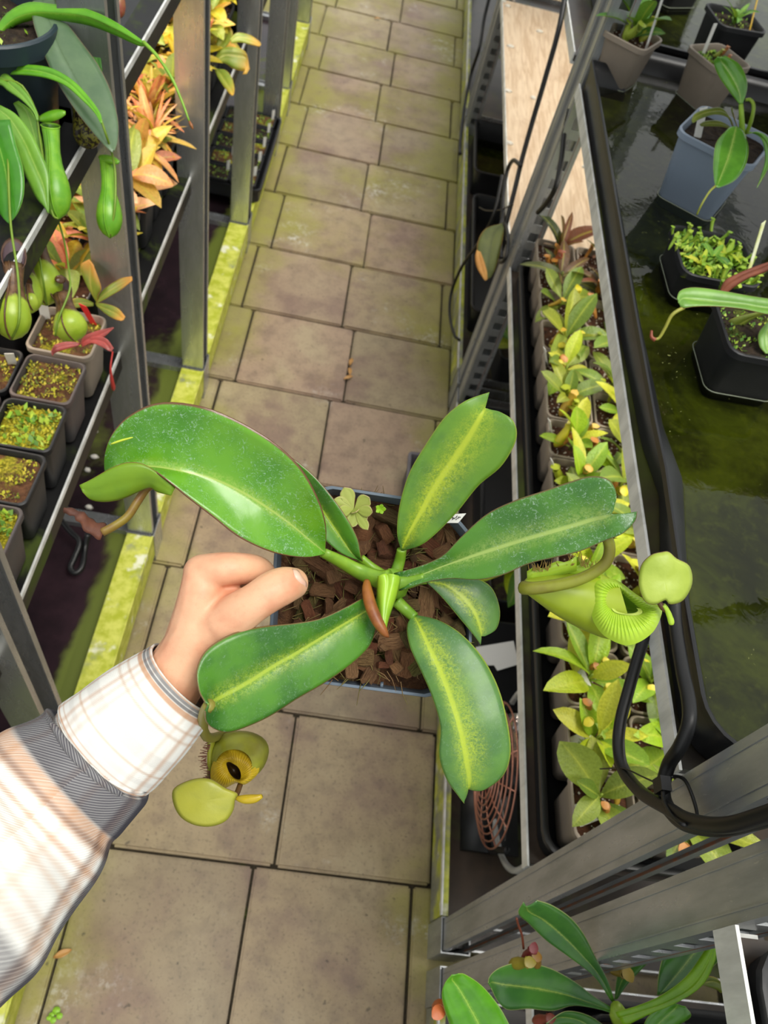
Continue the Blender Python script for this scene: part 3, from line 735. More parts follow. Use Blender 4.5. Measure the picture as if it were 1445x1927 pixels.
w4 = wpot('low black pot crowded with tiny bright green seedlings', (.492,.936), .094, .112, .060, R_(2), 'blackpot', 'soil_dark')
z4 = .948+.048; tuft(w4, (.492,.936), .05, z4, 1500, .010, SEEDM, 9); pitchers(w4, Vector((.492,.936,z4)), 46, .017, [rgb(150,186,60), rgb(170,196,70), rgb(136,176,56)], 15, .058, ('slim',))
rosette(w4, Vector((.492,.936,z4)), 12, .030, GRN, 8, ('lance', 'oval'), (.2, .9)); rosette(w4, Vector((.47,.915,z4)), 10, .026, LIME, 18, ('lance',), (.2, .9)); rosette(w4, Vector((.515,.95,z4)), 10, .028, LIME, 19, ('lance',), (.2, .9))
w5 = wpot('black pot with a long arching leaf over the water tray', (.508,.762), .086, .108, .084, R_(2), 'blackpot', 'soil_dark')
z5 = .948+.072; tuft(w5, (.508,.762), .045, z5, 420, .005, SEEDM, 4)
# farther pots in the second tray
for k, (x, y, mt, lab) in enumerate(((.47,1.76,'blackpot','black pot in the second water tray behind the taupe pot with the stake'), (.66,1.70,'blackpot','small black pot with a spiky green plant and a yellow stick'), (.80,1.62,'blackpot','black pot at the far right edge with brown-tipped leaves'), (.60,1.95,'blackpot','black pot standing deep in the second water tray'))):
    t = wpot(lab, (x, y), .08, .10, .09, R_(10*k), mt, 'soil_dark'); zz = .948+.078
    rosette(t, Vector((x, y, zz)), 8, .05, GRN if k != 2 else OLIVE+DARKG, 60+k, ('lance', 'blade'), (.3, 1.1)); tuft(t, (x, y), .04, zz, 200, .005, SEEDM, 40+k)
    if k == 1: tagstake(t, Vector((x+.03, y-.02, zz)), .10, .007, -.3, .9, 'yellow_tag', 'stick')

# explicit leaves on the larger pots of the water tray
G1 = m_leaf('wet_oval_leaf', rgb(112,176,58), rgb(186,212,110), rgb(88,150,48), rgb(170,200,90), None, 0, 0, .15, .07, .22, spec=.8)
G2 = m_leaf('olive_old_leaf', rgb(122,136,48), rgb(178,180,84), rgb(96,112,44), rgb(148,120,60), None, 0, 0, .3, .09, .2)
# ------------------------------------------------------------------ left rack, middle shelf (mossy pots near, orange plants beyond)
ZL = .6335
ys = [.490, .574, .659, .744]; zr = ZL
names = ['moss and seedlings', 'half-bare brown peat', 'dense yellow moss', 'sparse moss on brown peat']
for col in range(3):
    for k, y in enumerate(ys):
        x = -.368-.0855*col; t = empty('potted_seedlings', Vector((x, y, zr)))
        nm = ['seedlings with bright leaves', 'yellow moss', 'yellow moss and small leaves', 'brown peat with sparse moss'][k]
        tag(t, f'square dark pot of {nm}, ' + ['beside the rack beam', 'second from the rack beam', 'third from the rack beam'][col], 'potted plant', 'moss pots on the left middle shelf')
        sm = 'moss_brown' if k in (1, 3) else 'moss_yellow'
        make_pot(t, (x, y), zr, .082, .062, .097, random.uniform(-.03,.03), 'blackpot' if (k+col) % 3 else 'maroon_rim', sm, .008, .13)
        zz = zr+.090; tuft(t, (x, y), .034, zz, 900 if k in (0, 2) else 460, .0047, MOSSM, k*5+col); 
        if k in (0, 2): tuft(t, (x, y), .034, zz, 130, .011, SEEDM, k*9+col, 'seedlings')
        if col == 1 and k in (2, 3): tagstake(t, Vector((x+.03, y+.02, zz)), .028, .012, .25, .3, 'white_tag')
# taupe pot with a red-leaved plant
def lp(x, y, lab, mat, soil, sz=.086, h=.098, rot=0.0, zr=zr):
    t = empty('potted_pitcher_plant', Vector((x, y, zr))); tag(t, lab, 'potted plant', 'pots on the left middle shelf'); make_pot(t, (x, y), zr, sz, sz*.75, h, rot, mat, soil, .010, .14); return t
red = lp(-.372, .838, 'red-leaved young pitcher plant in a taupe pot below the hanging pitchers', 'taupe', 'moss_brown', .092)
zz = zr+.09; tuft(red, (-.372,.838), .036, zz, 160, .006, MOSSM, 3)
RED = m_leaf('red_leaf', rgb(176,74,70), rgb(206,96,92), rgb(136,64,62), rgb(196,80,76), None, 0, 0, .35, .12, .2)
def L_px(parent, mat, rows, d0, d1, bul=.08, nv=20, nh=4, name='leaf', thick=.0008, dl=0, dr=0, prof=None, wav=0):
    return leaf_obj_late(name, rows, mat, parent, d0, d1, bul, nv, nh, thick, dl, dr, prof, wav)
late = []
def leaf_obj_late(*a): late.append(a)
L_px(red, RED, [((152,645),(153,648),(154,650)), ((160,632),(165,640),(168,648)), ((185,622),(190,630),(192,637)), ((213,616),(214,617),(214,618))], 1.072, 1.04)
L_px(red, RED, [((155,648),(155,650),(154,653)), ((172,634),(175,640),(172,646)), ((198,636),(198,646),(190,652)), ((214,655),(210,662),(204,660))], 1.07, 1.03)
L_px(red, RED, [((150,645),(150,648),(150,650)), ((130,643),(130,650),(128,656)), ((105,648),(106,656),(104,664)), ((96,660),(97,666),(99,670))], 1.07, 1.05)
g = MB(); g.tube(crom([pX(212,662,-.318), pX(208,690,-.316), pX(210,715,-.316), pX(213,728,-.316), pX(214,735,-.316)], 12), [.0012,.0012,.0012,.0014,.002,.0028,.0032,.0034,.0034,.003,.0022,.001], 7); o = g.build('young_pitcher', MAT['stem'], red); o.color = rgb(206,66,60)
tagstake(red, Vector((-.412,.865,zz)), .034, .013, .1, .5, 'white_tag')
# the dense block of orange, yellow and pink plants
rndb = random.Random(21); cnt = 0
for r in range(19):
    for col in range(3):
        y = 1.035+.0835*r+rndb.uniform(-.005,.005); x = (-.405 if any(a-.045 < y < b+.045 for a, b in L_POST) else -.384)-.084*col+rndb.uniform(-.004,.004)
        if y > 2.56: continue
        spiky = 1.34 < y < 1.52 and True
        pal = rndb.choice((PINK+OLIVE, ORANGE, ORANGE+OLIVE)) if y < 1.56 else YEL+OLIVE
        if y > 1.56: pal = rndb.choice((YEL, YEL+OLIVE, ORANGE+OLIVE, OLIVE+YEL))
        lab = ('tuft of salmon-pink strap leaves' if spiky else 'pitcher plant with orange and gold leaves' if y < 1.56 else 'pitcher plant with yellow and olive leaves')
        t = lp(x, y, f'{lab}, left middle shelf, {["aisle", "middle", "back"][col]} row, {ordinal(r-0) if r < 18 else "farthest"} pot', 'blackpot', 'soil_brown', .078, .092, 0, zr)
        b = Vector((x, y, zr+.086))
        if spiky: rosette(t, b, 44, .085, PINK+ORANGE, 300+cnt, ('strap', 'blade', 'strap'), (.3, 1.3), rise=.01)
        else:
            rosette(t, b, rndb.randint(15, 19) if col == 0 else 13, rndb.uniform(.078, .100) if col == 0 else rndb.uniform(.065, .085), pal, 200+cnt, ('spoon', 'oval', 'oval', 'lance'), (.2, 1.2), rise=.035)
            pitchers(t, b, 2, .028, [rgb(206,150,60), rgb(196,110,70), rgb(190,170,60)], 90+cnt, .03)
        if cnt in (10, 24): tagstake(t, b+Vector((.012,0,0)), .045, .012, .2, .4, 'red_tag')
        cnt += 1
tagstake(red, Vector((-.345,.872,zz)), .052, .012, .35, -.3, 'red_tag')
# plant near the front left with broad striped leaves (between moss pots and the orange block)
bl = lp(-.405, .945, 'pitcher plant with broad orange-edged green leaves behind the red-leaved pot', 'blackpot', 'soil_brown', .084)
OG = m_leaf('orange_edged_leaf', rgb(132,148,52), rgb(190,176,84), rgb(110,130,50), rgb(226,150,70), None, 0, 0, .35, .1, .2, tipc=rgb(222,150,70))
for rows in ([((178,562),(180,566),(182,570)), ((160,530),(172,545),(185,555)), ((152,500),(170,515),(190,540)), ((168,488),(172,492),(176,498))],
             [((180,565),(181,568),(182,572)), ((195,545),(200,552),(203,560)), ((225,525),(228,535),(228,545)), ((248,520),(249,524),(249,528))],
             [((180,570),(181,573),(182,576)), ((200,572),(200,582),(198,590)), ((222,580),(220,592),(214,600)), ((236,596),(233,602),(228,604))],
             [((176,570),(176,573),(176,576)), ((158,562),(158,570),(158,578)), ((138,562),(138,572),(140,580)), ((126,574),(127,578),(129,582))]):
    L_px(bl, OG, rows, 1.14, 1.11, .08)
rosette(bl, Vector((-.405,.945,zr+.092)), 12, .075, ORANGE+OLIVE, 505, ('spoon', 'oval'), (.2, 1.0), a0=1.2, spread=4.2, rise=.03)
for k, (x, y) in enumerate(((-.475,.862), (-.560,.862), (-.492,.948), (-.577,.948))):
    t = lp(x, y, ['yellow-leaved young plant just behind the hanging brown-necked pitchers', 'orange-leaved young plant deepest behind the brown-necked pitchers', 'gold and pink leaved plant half hidden behind the left post', 'gold-leaved plant at the back, level with the left post'][k], 'blackpot', 'soil_brown', .078, .092)
    rosette(t, Vector((x, y, zr+.088)), 14, .078, [ORANGE+YEL, ORANGE, ORANGE+PINK, YEL+OLIVE][k], 520+k, ('spoon', 'oval', 'oval'), (.2, 1.1), rise=.035)
# overhanging yellow-green plant above the bottom tray
yo = lp(-.41, 1.80, 'large yellow-green pitcher plant leaning past the posts of the left rack', 'blackpot', 'soil_brown', .088)
YG = m_leaf('yellow_green_leaf', rgb(150,164,58), rgb(206,200,96), rgb(124,150,60), rgb(232,170,70), None, 0, 0, .35, .09, .22, tipc=rgb(216,160,60))
for rows, d in (([((432,75),(434,78),(436,82)), ((446,62),(448,70),(452,80)), ((470,66),(470,74),(470,84)), ((488,78),(492,84),(488,88))], 1.62),
                ([((404,110),(406,114),(408,118)), ((415,92),(424,104),(424,120)), ((438,88),(446,106),(440,130)), ((462,98),(466,112),(460,135)), ((470,130),(464,140),(456,140))], 1.66),
                ([((402,122),(404,126),(406,130)), ((404,132),(414,140),(424,132)), ((412,150),(424,156),(436,146)), ((428,172),(436,172),(441,165)), ((436,180),(438,180),(440,178))], 1.66),
                ([((405,90),(406,94),(407,98)), ((412,64),(420,76),(424,90)), ((420,42),(430,56),(438,66)), ((424,40),(427,42),(430,44))], 1.68)):
    L_px(yo, YG, rows, d, d-.02, .1)
rosette(yo, Vector((-.37,1.80,zr+.09)), 9, .07, YEL+ORANGE, 71, ('spoon', 'oval'), (.2, 1.1), rise=.03)
# ------------------------------------------------------------------ left rack, bottom shelf: module tray with rows of tags
st = tray('black seed tray with mossy modules and rows of white tags on the left bottom shelf', -.56, -.282, 2.16, 2.60, .1045, .045, 'black_rim', .02, .006, None, 'seed trays', .004)
for i in range(3):
    for j in range(5):
        x = -.505+i*.083; y = 2.205+j*.086; t = empty('module_pot', Vector((x, y, .1115)))
        tag(t, f'mossy square module with a white tag, {["left", "middle", "aisle"][i]} row, {ordinal(j)} in the seed tray', 'seedling pot', 'modules in the seed tray')
        make_pot(t, (x, y), .1115, .080, .066, .05, 0, 'blackpot', 'soil_dark' if (i+j) % 2 else 'moss_brown', .008, .1); tuft(t, (x, y), .034, .154, 140, .006, SEEDM, i*7+j)
        tagstake(t, Vector((x+.028, y+.022, .154)), .034, .010, .1, .6, 'white_tag')
# second, bare tray at the near end of the bottom shelf and a hooked cable
g = MB(); hk = crom([pz(112,975,.12), pz(132,1000,.115), pz(150,1020,.11), pz(140,1050,.10), pz(133,1068,.095), pz(142,1078,.092), pz(155,1065,.095), pz(160,1030,.10), pz(165,1005,.12)], 40)
g.tube(hk, .006, 8); tag(g.build('hose_loop', MAT['black'], loc=hk[20]), 'black hose bent into a hook on the dark left bottom shelf', 'hose')
for k, (x, y) in enumerate(((178,812),(178,860),(113,930),(168,955),(165,885))):
    p = pz(x, y, .074); g = MB(); b0 = [p+Vector((math.cos(a*1.05)*.009*(1+.3*math.sin(a*2+k)), math.sin(a*1.05)*.007, 0)) for a in range(6)]
    i0 = [g.vert(v) for v in b0]; i1 = [g.vert(p+(v-p)*.7+Vector((0,0,.005))) for v in b0]
    for a in range(6): g.face([i0[a], i0[(a+1) % 6], i1[(a+1) % 6], i1[a]])
    g.face(i1); g.face(i0[::-1])
    tag(g.build('pebble', MAT['perlite'], loc=p), 'small pale perlite pebble lying on the dark left bottom shelf', 'pebble', 'pale pebbles on the left bottom shelf')

# ------------------------------------------------------------------ left rack, upper shelf: big pots whose leaves and pitchers hang down
ZU = .9965
up = empty('potted_pitcher_plant', Vector((-.43, .86, ZU))); tag(up, 'large pitcher plant in a dark teal pot with green pitchers hanging off the upper shelf', 'potted plant', 'pots on the left upper shelf')
def round_pot(root, c, z0, rt_, rb_, h, mat, soil, fill=.015):
    g = MB(); n = 40; P = [(rb_-.003,0), (rb_,.003), (rt_-.006,h-.022), (rt_-.001,h-.021), (rt_,h-.002), (rt_-.002,h), (rt_-.005,h), (rt_-.007,h-.01), (rt_-.010,h-fill-.01)]
    g.grid([[Vector((c[0]+r*math.cos(2*math.pi*i/n), c[1]+r*math.sin(2*math.pi*i/n), z0+z)) for i in range(n)] for r, z in P], None, True); g.face(list(range(n))[::-1]); g.build('pot', MAT[mat], root, angle=40)
    g = MB(); rings = [[Vector((c[0]+r*math.cos(2*math.pi*i/n), c[1]+r*math.sin(2*math.pi*i/n), z0+h-fill+random.uniform(-.002,.003))) for i in range(n)] for r in (rt_-.0098, rt_*.7, rt_*.4)]
    g.grid(rings, None, True); g.fan([80+i for i in range(n)], Vector((c[0], c[1], z0+h-fill))); g.build('soil', MAT[soil], root)
round_pot(up, (-.425, .90), ZU, .075, .058, .125, 'teal_pot', 'soil_dark'); tuft(up, (-.425,.90), .045, ZU+.112, 200, .006, SEEDM, 5)
up2 = empty('potted_pitcher_plant', Vector((-.45, .68, ZU))); tag(up2, 'pitcher plant at the left frame edge with brown-topped pitchers over the moss pots', 'potted plant', 'pots on the left upper shelf')
round_pot(up2, (-.455, .70), ZU, .07, .055, .12, 'black', 'soil_dark')
up3 = empty('potted_pitcher_plant', Vector((-.45, 1.09, ZU))); tag(up3, 'dark pot with a maroon pitcher behind the left post on the upper shelf', 'potted plant', 'pots on the left upper shelf')
round_pot(up3, (-.45, 1.09), ZU, .075, .058, .125, 'teal_pot', 'soil_dark')
UG = m_leaf('fresh_arching_leaf', rgb(118,188,44), rgb(170,212,84), rgb(96,166,40), rgb(140,196,70), None, 0, 0, .25, .06, .3)
UD = m_leaf('grey_green_strap_leaf', rgb(98,124,88), rgb(72,96,62), rgb(84,110,80), rgb(132,112,88), None, 0, 0, .24, .04, .15)
UM = m_leaf('mid_green_broad_leaf', rgb(74,146,40), rgb(150,196,84), rgb(60,124,38), rgb(120,170,60), None, 0, 0, .22, .035, .22)
UL = m_leaf('pale_green_leaf', rgb(126,178,62), rgb(176,206,100), rgb(108,160,56), None, None, 0, 0, .3, .05, .25)
L_px(up, UG, [((-30,110),(-28,112),(-26,116)), ((2,38),(8,50),(4,62)), ((48,6),(52,26),(56,38)), ((100,8),(104,24),(108,36)), ((160,16),(166,32),(168,46)), ((215,40),(220,56),(220,64)), ((262,72),(264,80),(262,84)), ((277,84),(277,85),(277,86))], .86, .84, .25, 34, 5, dl=0, dr=.02)
g = MB(); c = crom([pd(270,79,.84), pd(295,105,.835), pd(322,145,.835), pd(342,190,.84), pd(356,228,.845)], 24); g.tube(c, [lerp(.0022,.0011,j/23) for j in range(24)], 7); o = g.build('tendril', MAT['stem'], up); o.color = rgb(132,180,52)
g = MB(); g.tube([pd(356,228,.845), pd(360,236,.846), pd(363,243,.846)], [.0012,.002,.0007], 6); o = g.build('tendril_tip', MAT['stem'], up); o.color = rgb(156,98,50)
L_px(up, UD, [((62,2),(80,0),(102,-4)), ((62,40),(92,38),(118,32)), ((80,95),(113,92),(150,75)), ((105,150),(140,143),(183,120)), ((140,205),(168,192),(208,170)), ((175,250),(192,232),(222,225)), ((200,278),(206,262),(222,262)), ((212,288),(213,284),(216,284))], .86, .85, .05, 34, 5, dl=-.006, dr=.006)
L_px(up, UM, [((85,-10),(100,-14),(120,-16)), ((120,15),(138,8),(160,0)), ((145,55),(160,48),(178,40)), ((168,100),(176,92),(186,84)), ((188,140),(190,136),(193,134))], .885, .89, .05)
L_px(up, UG, [((-30,128),(-30,132),(-30,138)), ((0,125),(2,132),(4,140)), ((50,122),(52,132),(52,142)), ((95,128),(94,140),(90,148)), ((135,150),(130,158),(124,162)), ((165,180),(158,186),(152,186)), ((188,212),(182,214),(178,212)), ((192,232),(191,233),(190,233))], .845, .83, .2, 30, 5)
L_px(up2, UL, [((-30,140),(-30,150),(-30,160)), ((0,132),(0,145),(0,160)), ((28,152),(24,164),(16,172)), ((54,180),(47,186),(40,188)), ((70,212),(66,212),(62,210)), ((72,228),(71,228),(70,228))], .84, .84, .2)
L_px(up2, UL, [((0,198),(-4,205),(-10,215)), ((30,215),(20,225),(5,240)), ((58,250),(45,265),(28,285)), ((78,290),(66,312),(50,335)), ((92,325),(82,350),(68,372)), ((92,375),(88,385),(84,390)), ((92,400),(91,401),(90,401))], .82, .83, .08)
L_px(up2, UM, [((20,225),(-20,230),(-60,240)), ((30,270),(0,280),(-40,290)), ((44,320),(12,330),(-20,345)), ((45,365),(16,375),(-8,385)), ((34,400),(17,405),(4,408)), ((18,421),(17,421),(15,420))], .80, .80, .05)
L_px(up2, UL, [((25,195),(30,192),(35,190)), ((35,215),(50,210),(62,212)), ((48,260),(65,255),(78,258)), ((62,300),(75,298),(84,300)), ((80,320),(82,320),(84,320))], .86, .86, .05)
# hanging pitchers: (path from base to mouth, radius profile)
def hang(root, name, mouth, bottom, rad_px, dep, colr, brown=0.0, lid=None, tend=None, lab=None, bulb=.30):
    a, b = pd(*mouth, dep), pd(*bottom, dep-.004); n = 16; m = 20; sc = dep/FPX
    Dn = (b-a); g = MB(); rows = []; L = Dn.length
    t = Dn.normalized(); f = (CAM-a).normalized(); f = (f-t*f.dot(t)).normalized(); s = t.cross(f)
    for j in range(m):
        v = j/(m-1)
        r = rad_px*sc*interp([(0,.62), (.1,.56), (.3,.50), (.45,.58), (.62,.88), (.76,1.0), (.88,.86), (.96,.5), (1,.08)] if bulb > .2 else [(0,.75), (.15,.68), (.4,.66), (.6,.85), (.78,1.0), (.9,.85), (.97,.45), (1,.08)], v)
        c = a+Dn*v+f*(.006*math.sin(v*3.1))
        rows.append([c+s*r*math.cos(2*math.pi*i/n)+f*r*.9*math.sin(2*math.pi*i/n) for i in range(n)])
    tilt = rad_px*sc*(1.25 if brown else .55)
    for k in range(2):
        rows[k] = [p - t*(tilt*(1-k*.5))*(-math.sin(2*math.pi*i/n))*.9 for i, p in enumerate(rows[k])]
    g.grid(rows, lambda i, j: (i/n, j/(m-1)), True)
    cc = sum(rows[0], Vector())/n
    o = g.build(name, colr, root); 
    if lab: o['label'] = lab
    g = MB(); g.grid([[cc+(p-cc)*q+t*w for p in rows[0]] for q, w in ((1.0,.0), (1.07,-.0006), (1.05,-.0016), (.95,-.0008), (.90,.002))], None, True); lp_ = g.build('lip', MAT['lipc'] if not brown else MAT['liproot'], o)
    g = MB(); g.grid([[cc+(p-cc)*q+t*w for p in rows[0]] for q, w in ((.9,.0), (.8,.02))], None, True); g.fan([n+i for i in range(n)], cc+t*.026); g.build('throat', MAT['throatc'] if brown else colr, o)
    if lid:
        (x0, y0), (x1, y1), w = lid; p0, p1 = pd(x0, y0, dep-.004), pd(x1, y1, dep-.012); d = p1-p0; sd_ = d.cross(f).normalized()*w*sc; G = []
        for j in range(9):
            v = j/8; ww = math.sin(math.pi*(.05+.9*v))**.6; G.append([p0+d*v+sd_*ww*q+f*(.003*(1-abs(q)))*ww for q in (-1,-.5,0,.5,1)])
        g = MB(); g.grid(G); l_ = g.build('lid', colr, o); md = l_.modifiers.new('t', 'SOLIDIFY'); md.thickness = .001
    if tend:
        c = crom([pd(*p) for p in tend], 24); g = MB(); g.tube(c, .0013, 6); q_ = g.build('tendril', MAT['stem'], o); q_.color = rgb(120,150,44)
    # keel rib down the front
    g = MB(); g.tube([rows[j][3]+f*.0006 for j in range(1, m)], [.0009]*(m-1), 5, False, False); g.build('keel', colr, o)
    return o
def m_pitch(name, top, bot, brown, v0=.50, v1=.58):
    t = NT(name); s = t.sep(t.coord('UV')); o = t.coord('Object'); n = t.noise(o, 50, 4, .6)
    c = t.mix(t.step(n, .4, .65), top, bot)
    if brown: c = t.mix(t.step(t.math('ADD', s[1], t.math('MULTIPLY', t.math('SUBTRACT', n, .5), .3)), v1, v0), c, t.mix(t.step(t.noise(o, 120, 4, .6), .4, .6), rgb(84,58,38), rgb(112,82,54)))
    return t.bsdf(c, .32, 0, t.bump(n, .1, .001), .5, trans=.12)
MAT['pg1'] = m_pitch('fresh_pitcher_skin', rgb(98,160,32), rgb(124,178,44), 0); MAT['pg2'] = m_pitch('brown_topped_pitcher_skin', rgb(150,178,44), rgb(168,190,60), 1)
MAT['lipc'] = m_simple('fresh_lip', rgb(130,186,50), .3); MAT['liproot'] = m_simple('brown_lip', rgb(84,60,48), .5); MAT['throatc'] = m_simple('dusky_throat', rgb(84,66,72), .6)
t_ = NT('spotted_pitcher_skin'); vv = t_.noise(t_.coord('Object'), 150, 3, .6, 1.5); cc_ = t_.mix(t_.step(vv, .47, .53), rgb(128,124,40), rgb(44,30,26)); MAT['spot'] = t_.bsdf(cc_, .35)
late2 = []
late2.append((up, 'pitcher', (95,238), (110,412), 27, .858, 'pg1', 0, ((72,224),(123,212),11), [(-5,150,.84),(40,160,.84),(70,215,.852),(72,238,.857),(86,330,.845),(98,400,.846),(110,412,.85)], 'fresh green hanging pitcher with an open lid', .35))
late2.append((up, 'pitcher', (202,300), (207,448), 24, .89, 'pg1', 0, ((186,294),(224,306),9), [(190,225,.832),(200,255,.84),(211,290,.862),(217,330,.870),(216,390,.87),(207,446,.884)], 'bright green closed pitcher in front of the post', .35))
late2.append((up2, 'pitcher', (26,482), (22,640), 34, .80, 'pg2', 1, None, [(15,300,.80),(20,420,.79),(34,520,.782),(36,600,.775),(22,638,.794)], 'large pale bulb pitcher with a brown neck at the frame edge', .35))
late2.append((up2, 'pitcher', (62,428), (88,575), 36, .93, 'pg2', 1, None, [(52,360,.92),(68,450,.905),(80,520,.89),(88,574,.92)], 'pale bulb pitcher with a tall brown neck', .35))
late2.append((up2, 'pitcher', (40,450), (58,590), 26, .90, 'pg2', 1, None, None, None, .35))
late2.append((up2, 'pitcher', (52,532), (62,585), 13, .86, 'pg2', 1, None, None, None, .35))
late2.append((up2, 'pitcher', (114,545), (140,642), 31, .92, 'pg2', 1, ((122,524),(104,528),9), [(110,415,.92),(122,460,.912),(131,520,.90),(130,550,.895),(110,600,.89),(104,632,.90)], 'round brown-necked pitcher hanging over the red-leaved pot', .35))
late2.append((up, 'pitcher', (146,170), (170,280), 25, .915, 'spot', 0, None, None, 'dark spotted pitcher behind the grey-green leaf', .1))
late2.append((up3, 'pitcher', (222,-60), (222,36), 14, 1.05, 'maroonp', 0, None, None, 'maroon pitcher behind the post', .1))
MAT['maroonp'] = m_simple('maroon_pitcher_skin', rgb(134,46,44), .4, col2=rgb(150,120,60), vscale=30)
# ------------------------------------------------------------------ leaves of the bigger pots standing in the water tray
def stem_px(root, pts, r0, r1, colr, name='stem', n=16):
    c = crom([pd(*p) for p in pts], n); g = MB(); g.tube(c, [lerp(r0, r1, j/(n-1)) for j in range(n)], 7); o = g.build(name, MAT['stem'], root); o.color = colr; return o
L_px(w3, G1, [((1391,196),(1394,197),(1397,196)), ((1372,172),(1390,172),(1405,170)), ((1352,143),(1376,143),(1404,146)), ((1343,118),(1360,120),(1390,120)), ((1350,106),(1354,108),(1364,105))], 1.07, 1.04, .10, 24, 5)
L_px(w3, G1, [((1372,240),(1385,238),(1398,246)), ((1348,268),(1378,268),(1408,278)), ((1342,305),(1368,302),(1402,312)), ((1343,335),(1356,332),(1382,340)), ((1346,352),(1348,353),(1352,354))], 1.06, 1.03, .10, 24, 5)
stem_px(w3, [(1346,350,1.03),(1334,362,1.03),(1320,385,1.03),(1311,404,1.04)], .0016, .0012, rgb(150,156,50), 'tendril')
stem_px(w3, [(1398,262,1.12),(1396,240,1.09),(1395,215,1.075),(1394,196,1.07)], .0045, .003, rgb(150,190,60))
stem_px(w3, [(1405,250,1.10),(1414,225,1.08),(1418,200,1.07),(1412,188,1.07),(1403,188,1.07)], .003, .002, rgb(140,170,52), 'young_leaf')
L_px(w3, G2, [((1384,246),(1383,243),(1380,240)), ((1370,222),(1362,212),(1360,205)), ((1345,216),(1338,210),(1332,205)), ((1318,224),(1312,218),(1308,214)), ((1304,232),(1302,230),(1301,226))], 1.10, 1.07, .2)
L_px(w3, G2, [((1385,250),(1383,247),(1382,244)), ((1365,240),(1360,234),(1354,228)), ((1340,238),(1334,232),(1328,228)), ((1320,238),(1318,236),(1316,234))], 1.12, 1.10, .1)
L_px(w3, G1, [((1408,252),(1410,250),(1412,248)), ((1425,248),(1430,254),(1434,262)), ((1445,260),(1446,280),(1440,300)), ((1452,300),(1444,318),(1432,330)), ((1424,352),(1424,353),(1424,354))], 1.08, 1.04, .1)
L_px(w3, G2, [((1390,245),(1388,240),(1386,236)), ((1384,228),(1380,216),(1377,210)), ((1380,214),(1378,205),(1377,200))], 1.13, 1.12, .1)
tagstake(w3, Vector((.478,1.150,z3)), .040, .018, -.35, .7, 'white_tag')
A5 = m_leaf('long_pale_leaf', rgb(128,176,74), rgb(176,206,110), rgb(108,154,64), rgb(150,110,70), None, 0, 0, .3, .06, .22)
L_px(w5, A5, [((1500,568),(1500,575),(1500,596)), ((1445,562),(1445,580),(1445,592)), ((1400,555),(1400,574),(1398,582)), ((1350,546),(1352,570),(1350,577)), ((1305,541),(1308,565),(1310,577)), ((1280,547),(1285,562),(1288,580)), ((1273,562),(1276,570),(1280,578))], .90, .88, .15, 28, 5, dr=-.01)
stem_px(w5, [(1288,578,.88),(1265,592,.88),(1252,616,.885),(1240,636,.89),(1230,638,.89)], .0022, .0016, rgb(150,150,56), 'tendril')
stem_px(w5, [(1233,640,.89),(1226,634,.89),(1226,622,.89)], .0026, .0014, rgb(140,70,44), 'dried_tip')
L_px(w5, m_leaf('dead_leaf', rgb(146,82,54), None, rgb(116,60,42), None, None, 0, 0, .6, .1, .1), [((1354,548),(1356,552),(1362,556)), ((1364,528),(1372,536),(1382,540)), ((1390,514),(1398,520),(1408,524)), ((1425,500),(1432,506),(1440,512)), ((1450,492),(1452,496),(1454,500))], .93, .91, .3)
L_px(w5, G2, [((1372,628),(1374,630),(1376,632)), ((1366,612),(1385,616),(1400,612)), ((1380,598),(1410,600),(1425,596)), ((1430,586),(1440,588),(1445,586))], .96, .94, .1)
L_px(w5, A5, [((1450,600),(1455,600),(1460,600)), ((1428,625),(1442,625),(1470,625)), ((1428,650),(1442,650),(1470,650)), ((1440,666),(1446,666),(1460,664))], .93, .92, .1)
tagstake(w5, pd(1412,500,.97), .055, .012, -.3, .9, 'lime_tag')

# ------------------------------------------------------------------ bottom right: big glossy plant on the near rack
nr = tray('black tray under the large glossy-leaved plant at the bottom right', .377, .80, -.55, .098, .5375, .045, 'black', .03, .006, None, flare=.006)
BP = empty('potted_pitcher_plant', Vector((.447, .035, .545))); tag(BP, 'large pitcher plant with glossy dark green strap leaves at the bottom right corner', 'potted plant')
make_pot(BP, (.455, .020), .545, .12, .09, .095, .05, 'blackpot', 'soil_dark', .014)
BG = m_leaf('glossy_dark_leaf', rgb(74,128,50), rgb(170,192,90), rgb(58,108,48), rgb(176,188,120), None, 0, 0, .24, .05, .18, spec=.6)
BGb = m_leaf('glossy_bright_leaf', rgb(96,166,36), rgb(170,206,80), rgb(78,142,34), rgb(150,180,80), None, 0, 0, .18, .05, .2, spec=.7)
BGy = m_leaf('folded_young_leaf', rgb(140,190,34), rgb(190,216,80), rgb(118,170,36), rgb(196,220,100), None, 0, 0, .22, .05, .25)
L_px(BP, BG, [((1150,1884),(1153,1885),(1157,1884)), ((1118,1838),(1128,1836),(1142,1842)), ((1072,1802),(1092,1794),(1120,1800)), ((1028,1770),(1056,1758),(1100,1760)), ((995,1738),(1022,1730),(1075,1728)), ((975,1718),(996,1716),(1040,1704)), ((985,1697),(990,1706),(1010,1694))], .80, .74, .06, 30, 5, dl=-.004)
L_px(BP, BG, [((1162,1902),(1163,1906),(1162,1910)), ((1122,1878),(1112,1888),(1122,1898)), ((1078,1845),(1065,1872),(1078,1892)), ((1030,1820),(1020,1862),(1040,1902)), ((980,1811),(978,1856),(995,1898)), ((942,1820),(945,1852),(955,1900)), ((922,1836),(926,1848),(935,1882)), ((918,1850),(920,1852),(924,1860))], .80, .74, .06, 30, 5)
